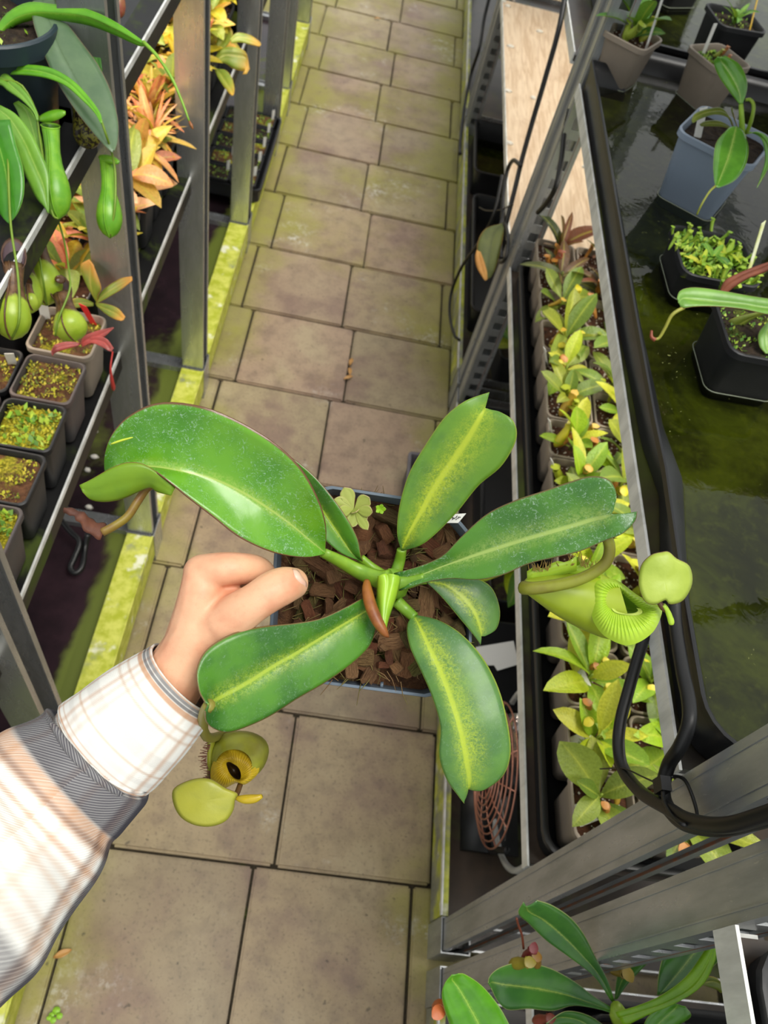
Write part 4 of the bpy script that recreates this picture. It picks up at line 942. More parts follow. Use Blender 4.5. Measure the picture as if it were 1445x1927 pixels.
L_px(BP, BGb, [((860,1990),(930,1985),(985,1980)), ((848,1935),(905,1935),(962,1935)), ((836,1898),(882,1892),(940,1895)), ((831,1870),(862,1858),(908,1856)), ((838,1848),(850,1842),(876,1834)), ((850,1834),(856,1834),(862,1832))], .72, .70, .06, 24, 5)
L_px(BP, BG, [((1236,1872),(1240,1872),(1244,1870)), ((1240,1828),(1272,1835),(1310,1842)), ((1252,1785),(1300,1800),(1348,1812)), ((1268,1748),(1325,1768),(1366,1778)), ((1310,1722),(1345,1738),(1370,1740)), ((1352,1706),(1360,1710),(1366,1712))], .79, .755, .05, 26, 5)
L_px(BP, BG, [((1156,1880),(1158,1880),(1161,1880)), ((1160,1842),(1170,1844),(1184,1848)), ((1166,1810),(1190,1812),(1218,1812)), ((1185,1775),(1212,1780),(1238,1782)), ((1220,1752),(1234,1754),(1243,1754))], .84, .84, .06)
L_px(BP, BGy, [((1158,1904),(1165,1915),(1178,1930)), ((1200,1892),(1208,1902),(1222,1908)), ((1245,1872),(1258,1884),(1275,1884)), ((1290,1838),(1305,1856),(1322,1852)), ((1325,1790),(1332,1815),(1345,1808)), ((1346,1752),(1348,1762),(1352,1762))], .775, .74, .28, 28, 5)
stem_px(BP, [(1348,1758,.74),(1353,1744,.738),(1357,1744,.738),(1354,1752,.738)], .0016, .0012, rgb(168,110,52), 'brown_tip')
L_px(BP, BGb, [((1205,1960),(1215,1960),(1230,1960)), ((1215,1920),(1240,1925),(1275,1930)), ((1240,1895),(1265,1902),(1300,1912)), ((1262,1886),(1275,1890),(1290,1894))], .80, .79, .06)
L_px(BP, BG, [((1120,1960),(1135,1950),(1150,1940)), ((1075,1930),(1090,1920),(1110,1912)), ((1040,1935),(1045,1915),(1065,1903)), ((1020,1950),(1022,1940),(1028,1925))], .80, .78, .06)
L_px(BP, G2, [((1310,1850),(1315,1852),(1320,1852)), ((1330,1838),(1340,1846),(1348,1862)), ((1350,1842),(1358,1852),(1356,1868)), ((1366,1862),(1364,1864),(1362,1866))], .86, .85, .08)
g = MB(); g.tube([pd(1166,1925,.84), pd(1163,1908,.80), pd(1160,1895,.79)], [.008,.009,.006], 9); o = g.build('stem', MAT['stem'], BP); o.color = rgb(140,170,50)
for k, (x, y, d, h, c) in enumerate(((962,1798,.77,.022,rgb(150,136,44)), (985,1792,.772,.020,rgb(120,40,44)), (1008,1800,.775,.020,rgb(150,110,40)), (826,1876,.75,.026,rgb(186,96,40)), (1145,1800,.85,.028,rgb(150,130,50)), (1005,1905,.80,.02,rgb(130,60,44)))):
    p = pd(x, y+16, d); M = Matrix.Translation(p) @ Matrix.Rotation(k*1.3, 4, 'Z') @ Matrix.Rotation(.3, 4, 'Y') @ Matrix.Diagonal((h*1.4, h*1.4, h*1.2, 1)); inst(PITCH['tub'], 'pitcher', BP, M, c)
stem_px(BP, [(985,1785,.77),(982,1760,.765),(975,1740,.76),(972,1728,.755)], .0012, .0012, rgb(110,54,36), 'tendril')
stem_px(BP, [(1120,1830,.82),(1140,1815,.83),(1160,1812,.835),(1180,1820,.84)], .0016, .0014, rgb(180,110,54), 'tendril')
# black tray and slotted bracket on the near upper shelf
tray('black tray at the right edge of the near upper shelf above the glossy plant', .3715, .95, -.60, .103, .9705, .030, 'black_rim', .03, .014, None, flare=.004, bottom='algae_bottom')

# ------------------------------------------------------------------ things on and beside the right bottom shelf
t = tray('grey plastic crate standing on the pavers beside the right rack', .243, .352, 1.02, 1.275, 0.001, .11, 'crate', .012, .006, None, flare=.008, cat='crate', name='crate', group='crates and boxes')
MATC = None
tray('black tub at the far end of the right bottom shelf', .385, .66, 2.52, 2.88, .0685, .095, 'black_rim', .03, .010, .03, flare=.012, cat='tub', name='tub', group='crates and boxes', bottom='algae_bottom')
tray('black tub on the right bottom shelf behind the middle post', .385, .66, 1.80, 2.40, .0685, .09, 'black', .03, .010, None, flare=.012, cat='tub', name='tub', group='crates and boxes')
tray('black planter on the right bottom shelf below the plywood shelf edge', .41, .68, 1.02, 1.42, .0685, .11, 'black', .03, .010, None, flare=.012, cat='planter', name='planter', group='crates and boxes')
sh = empty('potted_plant', Vector((.50, 1.12, .08))); tag(sh, 'green-leaved plant in a dark pot on the right bottom shelf beside the planter', 'potted plant', 'plants on the right bottom shelf')
make_pot(sh, (.50, .92), .0685, .15, .12, .12, .1, 'blackpot', 'soil_dark'); rosette(sh, Vector((.48,.92,.19)), 12, .10, GRN+LIME, 401, ('oval', 'spoon', 'lance'), (.1, .9), rise=.03)
sh2 = empty('potted_plant', Vector((.50, 1.60, .08))); tag(sh2, 'shade plant with a drooping orange-edged leaf on the right bottom shelf near the middle posts', 'potted plant', 'plants on the right bottom shelf')
make_pot(sh2, (.52, 1.66), .0685, .13, .10, .12, .1, 'blackpot', 'soil_dark'); rosette(sh2, Vector((.50,1.64,.18)), 8, .12, OLIVE+GRN, 402, ('spoon', 'oval'), (.1, .8), rise=.03)
L_px(sh2, m_leaf('striped_shade_leaf', rgb(96,104,48), rgb(70,78,38), rgb(78,88,40), rgb(206,156,84), None, 0, 0, .5, .1, .1, vein=.8), [((945,420),(946,424),(948,430)), ((912,432),(930,438),(946,446)), ((898,462),(922,470),(940,478)), ((902,500),(918,505),(932,505)), ((915,525),(919,525),(924,522))], 1.72, 1.74, .1)
L_px(sh2, m_leaf('withered_leaf', rgb(216,164,92), None, rgb(196,140,74), None, None, 0, 0, .6, .1, .2), [((897,470),(900,472),(904,474)), ((894,485),(903,488),(910,490)), ((898,505),(908,508),(916,510)), ((912,528),(914,528),(917,526))], 1.70, 1.72, .2)
# white card
c4 = [pz(895,1218,.20), pz(966,1206,.20), pz(976,1250,.20), pz(936,1262,.20), pz(930,1252,.20), pz(898,1252,.20)]
g = MB(); g.prism([p-Vector((0,0,.001)) for p in c4], (0,0,.0015)); tag(g.build('white_card', MAT['white_tag'], loc=c4[0], smooth=False), 'blank white plastic card lying on a dark box beside the right rack', 'card')
g = MB(); g.box((.40,.60,.0685), (.62,.79,.196)); bx_ = g.build('dark_box', MAT['black'], loc=(.5,.7,.0685), smooth=False); md = bx_.modifiers.new('b', 'BEVEL'); md.width = .006; md.segments = 2
tag(bx_, 'dark plastic box under the white card on the right bottom shelf', 'box', 'crates and boxes')
# circulating fan with copper-coloured guard
fx, fy, fz, fr = .425, .462, .225, .125
fan = empty('fan', Vector((fx, fy, .0685))); tag(fan, 'round fan with copper wire guard and chrome ring on the right bottom shelf', 'fan')
def ringYZ(g, x, r, w, n=64):
    pts = [Vector((x, fy+r*math.cos(2*math.pi*i/n), fz+r*math.sin(2*math.pi*i/n))) for i in range(n+1)]; g.tube(pts, w, 6, False, False)
for k in range(8):
    g = MB(); ringYZ(g, fx-.018*(1-(k/7)**2), .045+.0115*k, .0016); g.build('guard_ring', MAT['copper'], fan)
for k in range(12):
    a = k*math.pi/6; g = MB(); g.tube([Vector((fx-.018, fy+.03*math.cos(a), fz+.03*math.sin(a))), Vector((fx-.014, fy+.08*math.cos(a), fz+.08*math.sin(a))), Vector((fx, fy+.126*math.cos(a), fz+.126*math.sin(a)))], .0014, 5); g.build('guard_spoke', MAT['copper'], fan)
g = MB(); g.tube([Vector((fx-.022, fy, fz)), Vector((fx-.012, fy, fz))], .03, 20); g.build('badge', MAT['copper'], fan)
for k in range(4):
    a0 = k*math.pi/2; G = []
    for j in range(6):
        r = .025+.017*j; G.append([Vector((fx+.018+.016*s, fy+r*math.cos(a0+s*.45), fz+r*math.sin(a0+s*.45))) for s in (-1, -.3, .4, 1)])
    g = MB(); g.grid(G); o = g.build('fan_blade', m_simple('chrome', rgb(196,190,186), .15, .9), fan); md = o.modifiers.new('t', 'SOLIDIFY'); md.thickness = .0015
g = MB(); g.tube([Vector((fx+.004, fy, fz)), Vector((fx+.09, fy, fz))], [.03, .036], 20); g.build('motor', MAT['black'], fan)
g = MB(); ringYZ(g, fx+.045, .155, .006, 72); g.build('rear_ring', MAT['alu'], fan)
g = MB(); 
for s in (-1, 1): g.tube([Vector((fx+.02, fy+s*.128, fz)), Vector((fx+.03, fy+s*.10, .10)), Vector((fx+.03, fy+s*.06, .075))], .006, 8)
g.box((fx-.02, fy-.10, .0685), (fx+.09, fy+.10, .080)); g.build('stand', MAT['black'], fan)
# pebbles / perlite on the plywood shelf
for k, (x, y) in enumerate(((955,12),(960,88),(955,172),(958,270),(1003,185),(948,3),(1100,315),(1015,60))):
    p = pz(x, y, .5375); g = MB(); b0 = [p+Vector((math.cos(a*1.05)*.011*(1+.3*math.sin(a*2+k)), math.sin(a*1.05)*.008, 0)) for a in range(6)]
    i0 = [g.vert(v) for v in b0]; i1 = [g.vert(p+(v-p)*.7+Vector((0,0,.005))) for v in b0]
    for a in range(6): g.face([i0[a], i0[(a+1) % 6], i1[(a+1) % 6], i1[a]])
    g.face(i1); g.face(i0[::-1])
    tag(g.build('pebble', MAT['perlite'], loc=p), 'small pale pebble lying on the bare plywood shelf', 'pebble', 'pale pebbles on the plywood shelf')
# ------------------------------------------------------------------ cables
def cable(label, pts, r, n=60, name='cable', mat='cable', group='black cables'):
    c = crom(pts, n); g = MB(); g.tube(c, r, 9); o = g.build(name, MAT[mat], loc=c[0]); tag(o, label, 'cable', group); return o
X_ = .352
c1 = cable('thick black cable looping down from the water tray and around the near post', [pX(1268,1120,.360), pX(1272,1180,.359), pX(1284,1260,.357), pX(1296,1320,.355), pX(1296,1362,.352), pX(1280,1405,.350), pX(1258,1440,.350), pX(1248,1485,.348), pX(1258,1522,.347), pX(1290,1550,.346), pX(1350,1560,.346), pX(1410,1548,.350), pX(1480,1530,.356)], .0062, 110)
c2 = cable('second thick black cable hanging in a long loop over the pot row', [pX(1216,1190,.362), pX(1204,1225,.358), pX(1185,1290,.352), pX(1168,1355,.345), pX(1164,1405,.342), pX(1174,1450,.340), pX(1205,1490,.338), pX(1255,1520,.336), pX(1300,1545,.334), pX(1370,1552,.334), pX(1480,1520,.340)], .0060, 110)
tie = empty('cable_tie', pX(1245,1475,.338)); tag(tie, 'black cable tie with a long loose tail holding the two thick cables', 'cable tie')
g = MB(); ct = [pX(1130,1447,.335), pX(1172,1446,.336), pX(1210,1462,.337), pX(1240,1476,.338)]; g.tube(crom(ct, 20), [(.0014,.0007)]*20, 6); g.build('strap_tail', MAT['cable'], tie)
g = MB(); c_ = pX(1247,1478,.337); g.box(tuple(c_-Vector((.005,.006,.007))), tuple(c_+Vector((.004,.006,.007)))); g.build('tie_head', MAT['cable'], tie, smooth=False)
g = MB(); g.tube(crom([pX(1247,1480,.336), pX(1250,1510,.330), pX(1268,1540,.326), pX(1290,1552,.328), pX(1312,1535,.352), pX(1290,1470,.357), pX(1262,1462,.352), pX(1247,1480,.336)], 40), .0016, 6); g.build('strap', MAT['cable'], tie)
cable('straight thin black cable running down beside the middle right post', [pX(1066,-20,.356), pX(1050,60,.356), pX(1025,150,.356), pX(1000,235,.356), pX(982,300,.355), pX(970,350,.354), pX(955,410,.353), pX(944,450,.352)], .0056)
cable('thin black cable bent in a hook over the plywood shelf edge', [pX(980,312,.352), pX(966,302,.350), pX(955,320,.349), pX(948,360,.349), pX(944,420,.350), pX(938,460,.352)], .0048)
cable('slack black cable sagging over the plywood shelf', [pX(1072,205,.372), pX(1062,250,.374), pX(1056,300,.376), pX(1046,350,.378), pX(1030,380,.378), pX(1012,400,.376)], .0050)
cable('black cable looped out over the right bottom rail', [pX(945,330,.352), pX(930,400,.345), pX(905,450,.338), pX(870,500,.332), pX(850,548,.330), pX(846,590,.332), pX(854,628,.340), pX(864,640,.352)], .0042)
cable('thin black cable drooping beside the middle right post', [pX(965,385,.35), pX(940,395,.348), pX(915,396,.346), pX(902,390,.345)], .0016, 30)
cable('bundle of dark cable tied to the middle right post', [pX(948,395,.350), pX(940,430,.347), pX(932,470,.345), pX(938,492,.345), pX(950,488,.348), pX(956,455,.349), pX(950,420,.350), pX(942,450,.343), pX(944,485,.343)], .0040, 60)
cable('black cable draped along the far right post', [pX(922,-10,.362), pX(910,40,.360), pX(902,90,.358), pX(886,140,.354), pX(874,200,.350), pX(866,270,.350), pX(866,290,.352)], .0060, 50)
# ------------------------------------------------------------------ grow lights under the shelves
def grow(label, x, y0, y1, z, power, colr):
    t = empty('grow_light', Vector((x, (y0+y1)/2, z))); tag(t, label, 'lamp', 'grow lights under the shelves')
    g = MB(); g.box((x-.03, y0, z-.018), (x+.03, y1, z)); g.build('housing', MAT['alu'], t, smooth=False)
    e = NT('led_strip'); em = e.N.new('ShaderNodeEmission'); em.inputs[0].default_value = colr; em.inputs[1].default_value = 4.0; e.link(em.outputs[0], e.out.inputs[0])
    g = MB(); g.box((x-.022, y0+.01, z-.022), (x+.022, y1-.01, z-.0185)); g.build('led_strip', e.m, t, smooth=False)
    ld = bpy.data.lights.new('led_light', 'AREA'); ld.shape = 'RECTANGLE'; ld.size = .05; ld.size_y = y1-y0-.02; ld.energy = power; ld.color = colr[:3]
    lo_ = bpy.data.objects.new('led_light', ld); COL.objects.link(lo_); lo_.parent = t; lo_.location = (0, 0, -.024)
WARM, PINKL = (1.0, .93, .80, 1), (1.0, .88, .74, 1)
grow('grow light bar under the right upper shelf above the taupe pots', .56, .30, 1.44, .927, 2.1, WARM)
grow('grow light bar above the bare plywood shelf on the right', .56, 1.66, 2.90, .927, 1.3, WARM)
grow('grow light bar above the moss pots on the left', -.56, .45, .90, .974, 1.1, PINKL)
grow('grow light bar above the orange plants on the left', -.50, 1.0, 1.44, .974, 1.25, PINKL)
grow('farther grow light bar above the yellow plants on the left', -.50, 1.52, 2.05, .974, 1.3, PINKL)

# ------------------------------------------------------------------ weeds and litter on the pavers
wd = empty('weed', pz(105,1905,0)); tag(wd, 'tiny round-leaved weed sprouting from the paver joint at the lower left', 'weed')
for k, (x, y, r) in enumerate(((106,1902,5), (97,1910,3.5), (112,1912,4), (100,1920,4), (92,1916,3))):
    c_ = pz(x, y, .008+.002*k); g = MB(); n = 12; rr_ = r/FPX*1.75; rim = [c_+Vector((math.cos(i*6.283/n)*rr_, math.sin(i*6.283/n)*rr_, .0012*math.cos(i*1.05))) for i in range(n)]; ii = [g.vert(p) for p in rim]; g.fan(ii, c_-Vector((0,0,.001)))
    o = g.build('leaf', MAT['stem'], wd); o.color = rgb(140,190,50); md = o.modifiers.new('t', 'SOLIDIFY'); md.thickness = .0006
    g = MB(); g.tube([c_-Vector((0,0,.001)), Vector((c_.x+.001, c_.y-.001, -.003))], .0005, 5); o = g.build('stalk', MAT['stem'], wd); o.color = rgb(150,170,70)
for k, (x, y, a) in enumerate(((660,682,1.4), (658,700,1.7), (655,712,.6), (710,36,.3), (118,1795,.5))):
    p = pz(x, y, .003); g = MB(); d = Vector((math.cos(a), math.sin(a), .05)); s_ = Vector((-d.y, d.x, 0)); G = []
    for j in range(6):
        v = j/5; w = .006*math.sin(math.pi*(.05+.9*v)); G.append([p+d*(v-.5)*.03+s_*w*q+Vector((0,0,.003*abs(q)+.003*math.sin(v*3))) for q in (-1,-.5,0,.5,1)])
    g.grid(G); o = g.build('dry_leaf', MAT['stem'], loc=p); o.color = rgb(186,140,80); md = o.modifiers.new('t', 'SOLIDIFY'); md.thickness = .0005
    tag(o, 'small curled dry leaf lying on the pavers', 'leaf litter', 'dry leaves on the pavers')
# ------------------------------------------------------------------ leaf and pitcher builders
def leaf_rows(rows, nv=36, nh=7, bulge=.0, wav=0.0, seed=0):
    """rows: [(L, M, R)] of points. Returns the grid of points (nv x 2nh+1)"""
    L = crom([r[0] for r in rows], nv); M = crom([r[1] for r in rows], nv); R = crom([r[2] for r in rows], nv)
    G = []
    for j in range(nv):
        l, m, r = L[j], M[j], R[j]
        t = M[min(j+1, nv-1)]-M[max(j-1, 0)]
        nrm = (r-l).cross(t)
        nrm = nrm.normalized() if nrm.length > 1e-9 else Vector((0,0,1))
        if nrm.dot(CAM-m) < 0: nrm = -nrm
        row = []
        for i in range(2*nh+1):
            s = (i-nh)/nh; e = l if s < 0 else r; a = abs(s)
            p = m.lerp(e, a) + nrm*(bulge*4*a*(1-a)*(e-m).length)
            if wav: p = p + nrm*(wav*a*math.sin(j*.55+seed+(2 if s < 0 else 0)))
            row.append(p)
        G.append(row)
    return G
def leaf_obj(name, rows, mat, parent, nv=36, nh=7, bulge=.10, thick=.0009, wav=0.0, seed=0):
    G = leaf_rows(rows, nv, nh, bulge, wav, seed); g = MB(); nu = 2*nh
    g.grid(G, lambda i, j: (i/nu, j/(nv-1)))
    o = g.build(name, mat, parent)
    # make normals face the lens side of the blade
    if thick:
        md = o.modifiers.new('thickness', 'SOLIDIFY'); md.thickness = thick; md.offset = 0
    return o
def D(rows, d0, d1, dl=0.0, dr=0.0, prof=None):
    """rows of pixel triples -> points; depth of the midrib runs d0 -> d1 (or follows prof), the margins are raised / lowered"""
    n = len(rows)-1; out = []
    for k, r in enumerate(rows):
        t = k/n; d = interp(prof, t) if prof else lerp(d0, d1, t)
        w = math.sin(math.pi*min(1, max(0.0, t*1.05)))**.6 if 0 < t < 1 else 0
        l, m, q = r
        out.append((pd(l[0], l[1], d+(l[2] if len(l) > 2 else dl*w)), pd(m[0], m[1], d), pd(q[0], q[1], d+(q[2] if len(q) > 2 else dr*w))))
    return out
def hairs(g, G_edge, n, length, rad, rnd, out_fn):
    for k in range(n):
        t = rnd.uniform(.05, .97)*(len(G_edge)-1); i = int(t); p = G_edge[i].lerp(G_edge[min(i+1, len(G_edge)-1)], t-i)
        d = out_fn(i).normalized(); d = (d+Vector((rnd.uniform(-.4,.4), rnd.uniform(-.4,.4), rnd.uniform(-.4,.4)))).normalized()
        g.tube([p, p+d*length*rnd.uniform(.5,1)], [rad, rad*.3], 3, False, False)

# ------------------------------------------------------------------ the plant held in the hand
ML = {}
MAT['bark_bed'] = m_soil('broken_bark', rgb(112,78,52), rgb(70,48,34), None, 200, rgb(104,106,40), .25)
ML['a'] = m_leaf('leaf_waxy_bright', rgb(104,166,36), rgb(172,196,92), rgb(74,140,36), rgb(112,74,48), None, 0, .55, .22, .085, .18, spec=.6)
ML['b'] = m_leaf('leaf_mottled_lime', rgb(106,152,46), rgb(192,208,58), rgb(80,126,52), rgb(140,160,60), rgb(172,192,50), .36, .10, .38, .30, .2)
ML['c'] = m_leaf('leaf_deep_green', rgb(86,142,46), rgb(178,202,110), rgb(62,116,48), rgb(112,94,58), None, 0, .55, .30, .22, .18)
ML['d'] = m_leaf('leaf_grey_green', rgb(100,146,66), rgb(186,206,62), rgb(78,122,66), rgb(156,176,64), rgb(176,196,52), .24, .12, .36, .26, .18)
ML['e'] = m_leaf('leaf_dark_glossy', rgb(82,138,40), rgb(174,196,66), rgb(54,106,40), rgb(122,100,58), rgb(160,186,62), .10, .2, .28, .16, .18)
ML['under'] = m_leaf('leaf_underside', rgb(122,160,30), None, rgb(100,140,32), rgb(132,82,52), None, 0, 0, .4, .1, .3)
POTC = pd(700, 1112, .55)
hp = empty('potted_pitcher_plant', POTC)
tag(hp, 'large pitcher plant with broad green leaves in a blue-grey pot held up by the hand', 'potted plant')
# pot: chamfered square, rim plane nearly square to the line of sight
rim_px = [(613,912),(838,946),(890,1008),(888,1218),(812,1314),(596,1286),(506,1196),(518,1000)]
DR = .555
def pot_frame():
    P = [pd(x, y, DR) for x, y in rim_px]; c = sum(P, Vector())/8
    n = (P[2]-P[6]).cross(P[4]-P[0]).normalized()
    if n.dot(CAM-c) < 0: n = -n
    return P, c, n
RP, RC, RN = pot_frame()
axis = (RN*.75 + Vector((0,0,1))*.25).normalized()       # the pot leans a little back towards upright
def oct_ring(scale, down, n=4):
    out = []
    for k in range(8):
        a = RP[k]; 
        out.append(RC + (a-RC)*scale - axis*down)
    # round the corners a little
    res = []
    for k in range(8):
        p, a, b = out[k], out[k-1], out[(k+1) % 8]
        for t in (.14, .05): res.append(p.lerp(a, t))
        for t in (.05, .14): res.append(p.lerp(b, t))
    return res
g = MB()
prof = [(.70,.118),(.955,.030),(.955,.012),(.995,.012),(1.0,.009),(1.0,.001),(.995,0),(.968,0),(.962,.002),(.945,.014),(.93,.03),(.70,.112)]
g.grid([oct_ring(s, d) for s, d in prof], None, True)
b0 = len(g.v); ring = oct_ring(.70, .118); k = [g.vert(p) for p in ring]; g.face(k); ring = oct_ring(.70, .112); k = [g.vert(p) for p in ring]; g.face(k)
pot = g.build('pot', MAT['bluegrey'], hp, angle=35)
# little stacking lugs on the near rim
for u in (.38, .62):
    c = oct_ring(.935, .006); a, b = c[4*4+3], c[5*4]; m_ = a.lerp(b, u)
    g = MB(); g.tube([m_, m_.lerp(b, .06)], .0022, 6); g.build('rim_lug', MAT['bluegrey'], pot)
# substrate surface
random.seed(11)
g = MB(); rings = []
for s in (.945, .8, .6, .4, .2):
    rr = []
    for p in oct_ring(s, .016): rr.append(p + axis*(random.uniform(-.003,.003) if s < .9 else 0))
    rings.append(rr)
g.grid(rings, None, True); g.fan([len(g.v)-32+i for i in range(32)], RC-axis*.016)
g.build('substrate', MAT['bark_bed'], hp)
# bark chips, picked apart one by one
rt = (RP[2]-RP[7]).normalized(); rt = (rt-axis*rt.dot(axis)).normalized(); upv = axis.cross(rt)
chips = []
for k in range(5):
    b = bmesh.new(); bmesh.ops.create_cube(b, size=1.0)
    bmesh.ops.subdivide_edges(b, edges=b.edges[:], cuts=2, use_grid_fill=True)
    rnd = random.Random(k)
    for v in b.verts:
        n = mnoise.noise_vector(v.co*1.7+Vector((k*9, 0, 0)))
        v.co = Vector((v.co.x*(1+.2*n.x)+n.y*.14, v.co.y*(1+.25*n.y)+n.z*.14, v.co.z*(1+.2*n.z)+n.x*.08))
        l = v.co.length
        if l > .70: v.co *= .88
    me = bpy.data.meshes.new('bark_chip'); b.to_mesh(me); b.free(); me.materials.append(MAT['bark'])
    for p in me.polygons: p.use_smooth = True
    me.set_sharp_from_angle(angle=math.radians(40)); chips.append(me)
rnd = random.Random(3); n_ch = 0; used = []
hw = (RP[2]-RP[7]).length*.46; hh_ = (RP[0]-RP[5]).length*.46
for tries in range(900):
    a, b = rnd.uniform(-1, 1), rnd.uniform(-1, 1)
    if abs(a)+abs(b) > 1.45 or abs(a) > .88 or abs(b) > .86: continue
    p = RC + rt*a*hw + upv*b*hh_ - axis*rnd.uniform(.005, .011)
    if any((p-q_).length < .0075 for q_ in used): continue
    used.append(p); L = rnd.uniform(.010, .028); W = L*rnd.uniform(.3, .65); T = L*rnd.uniform(.25, .45)
    M = Matrix.Translation(p) @ axis.to_track_quat('Z', 'Y').to_matrix().to_4x4() @ Matrix.Rotation(rnd.uniform(0, 6.28), 4, 'Z') @ Matrix.Rotation(rnd.uniform(-.5, .5), 4, 'X') @ Matrix.Rotation(rnd.uniform(-.4, .4), 4, 'Y') @ Matrix.Diagonal((W, T, L, 1)) if rnd.random() < .3 else \
        Matrix.Translation(p) @ axis.to_track_quat('Z', 'Y').to_matrix().to_4x4() @ Matrix.Rotation(rnd.uniform(0, 6.28), 4, 'Z') @ Matrix.Rotation(rnd.uniform(-.5, .5), 4, 'X') @ Matrix.Rotation(rnd.uniform(-.4, .4), 4, 'Y') @ Matrix.Diagonal((L, W, T, 1))
    inst(rnd.choice(chips), 'bark_chip', hp, M); n_ch += 1
    if n_ch >= 210: break
# fibres and moss strands between the chips
g = MB()
for k in range(380):
    a, b = rnd.uniform(-1, 1), rnd.uniform(-1, 1)
    if abs(a)+abs(b) > 1.6: continue
    p = RC + rt*a*hw + upv*b*hh_ - axis*rnd.uniform(.002, .012)
    th = rnd.uniform(0, 6.28); d = rt*math.cos(th)+upv*math.sin(th)
    L = rnd.uniform(.006, .02); q1 = p+d*L*.5+axis*rnd.uniform(-.001,.004); q2 = p+d*L+Vector((rnd.uniform(-.002,.002),)*3)
    g.tube([p, q1, q2], [.0004, .0004, .0002], 3, False, False)
o = g.build('fibre', m_simple('coir_fibre', rgb(122,92,58), .8, col2=rgb(104,104,44), vscale=30), hp); o['kind'] = 'stuff'

# leaves: margin / midrib / margin along the blade
rows = [((612,1040),(613,1041),(611,1043)), ((613,990),(585,1018),(572,1049)), ((598,938),(545,985),(515,1040)), ((565,880),(498,952),(452,1012)),
        ((515,833),(447,922),(400,972)), ((445,791),(392,899),(352,935)), ((375,764),(338,887),(312,902)), ((300,758),(290,880),(283,884)), ((245,781),(250,880),(250,888)), ((212,815),(222,885),(222,893)), ((198,852),(205,886),(206,894)), ((197,885),(198,888),(200,893))]
H1 = D(rows, .52, .50, -.018, -.012, [(0,.522),(.25,.500),(.55,.485),(.8,.488),(1,.498)])
l1 = leaf_obj('leaf', H1, ML['a'], hp, 44, 8, -.06); l1['label'] = 'largest leaf with whitish wax trails and a curled tip'
rows = [((330,918),(325,926),(322,932)), ((300,893),(300,908),(296,925)), ((283,880),(278,902),(282,917)), ((262,871),(255,905),(258,926)), ((235,871),(228,910),(228,939)), ((205,883),(198,918),(198,944)), ((172,902),(170,925),(172,940)), ((150,913),(152,918),(156,927))]
fl = leaf_obj('leaf_tip_flap', D(rows, .478, .470, -.003, .008), ML['under'], l1, 26, 5, .10)
tend = crom([pd(308,880,.500), pd(292,905,.498), pd(275,920,.496), pd(258,945,.492), pd(240,972,.490), pd(215,990,.487), pd(192,1002,.485)], 26)
g = MB(); g.tube(tend, [(.0042, .0028) if j < 8 else (.0036, .0026) for j in range(26)], 8); g.build('tendril', m_simple('tendril_skin', rgb(128,112,34), .5, col2=rgb(112,74,40), vscale=40), l1)
dt = crom([pd(195,1001,.4855), pd(172,992,.483), pd(155,975,.480), pd(140,965,.479), pd(120,960,.478)], 20); g = MB()
g.tube(dt, [(.0020+.0007*math.sin(j*.8), .0056*(1-j/23)+.0007*math.sin(j*1.3)+.0006) for j in range(20)], 8); g.build('dried_tendril_tip', m_simple('dead_tissue', rgb(100,56,34), .7, 0, .5, 150, col2=rgb(72,38,26), vscale=60), l1)
g = MB(); g.tube(crom([pd(208,836,.4757), pd(228,829,.4742), pd(250,823,.4726)], 8), [.0004,.0007,.0008,.0008,.0008,.0007,.0006,.0003], 5); g.build('scar', m_simple('pale_scar', rgb(188,206,60), .6), l1)
# second leaf tucked behind the first
rows = [((682,1056),(683,1057),(684,1058)), ((640,1040),(662,1040),(679,1046)), ((600,1005),(636,1003),(672,1012)), ((560,960),(605,957),(648,968)), ((520,915),(567,910),(606,912)), ((490,880),(535,876),(566,874)), ((480,850),(505,848),(528,850)), ((490,838),(495,839),(500,841))]
l2 = leaf_obj('leaf', D(rows, .545, .525, -.006, -.006), ML['e'], hp, 30, 6, .05)
# petioles of the two upper-left leaves
def petiole(pts, r0, r1, parent, mat, n=16, flat=.7):
    c = crom(pts, n); g = MB(); g.tube(c, [(lerp(r0, r1, j/(n-1)), lerp(r0, r1, j/(n-1))*flat) for j in range(n)], 10); return g.build('petiole', mat, parent)
PET = m_simple('petiole_skin', rgb(126,164,40), .38, 0, .08, 200, col2=rgb(96,140,36), vscale=40)
petiole([pd(608,1040,.523), pd(640,1056,.532), pd(675,1075,.538), pd(712,1090,.535), pd(735,1092,.532)], .004, .0085, l1, PET)
petiole([pd(678,1050,.546), pd(700,1070,.548), pd(725,1088,.546)], .004, .006, l2, PET)
rows = [((755,1036),(756,1036),(757,1036)), ((747,1003),(768,1005),(800,1021)), ((752,950),(792,962),(856,968)), ((770,890),(820,912),(900,914)), ((800,838),(850,868),(944,876)), ((835,787),(880,824),(971,828)), ((868,759),(900,790),(967,794)), ((893,747),(910,774),(943,777)), ((921,738,-.002),(913,768),(922,772,.002))]
l3 = leaf_obj('leaf', D(rows, .545, .50, -.006, -.010, [(0,.548),(.3,.528),(.7,.500),(1,.498)]), ML['b'], hp, 40, 7, .05); l3['label'] = 'upright leaf with a notched tip and lime speckling along the midrib'
petiole([pd(756,1034,.549), pd(752,1055,.555), pd(745,1078,.556)], .0035, .0045, l3, PET)
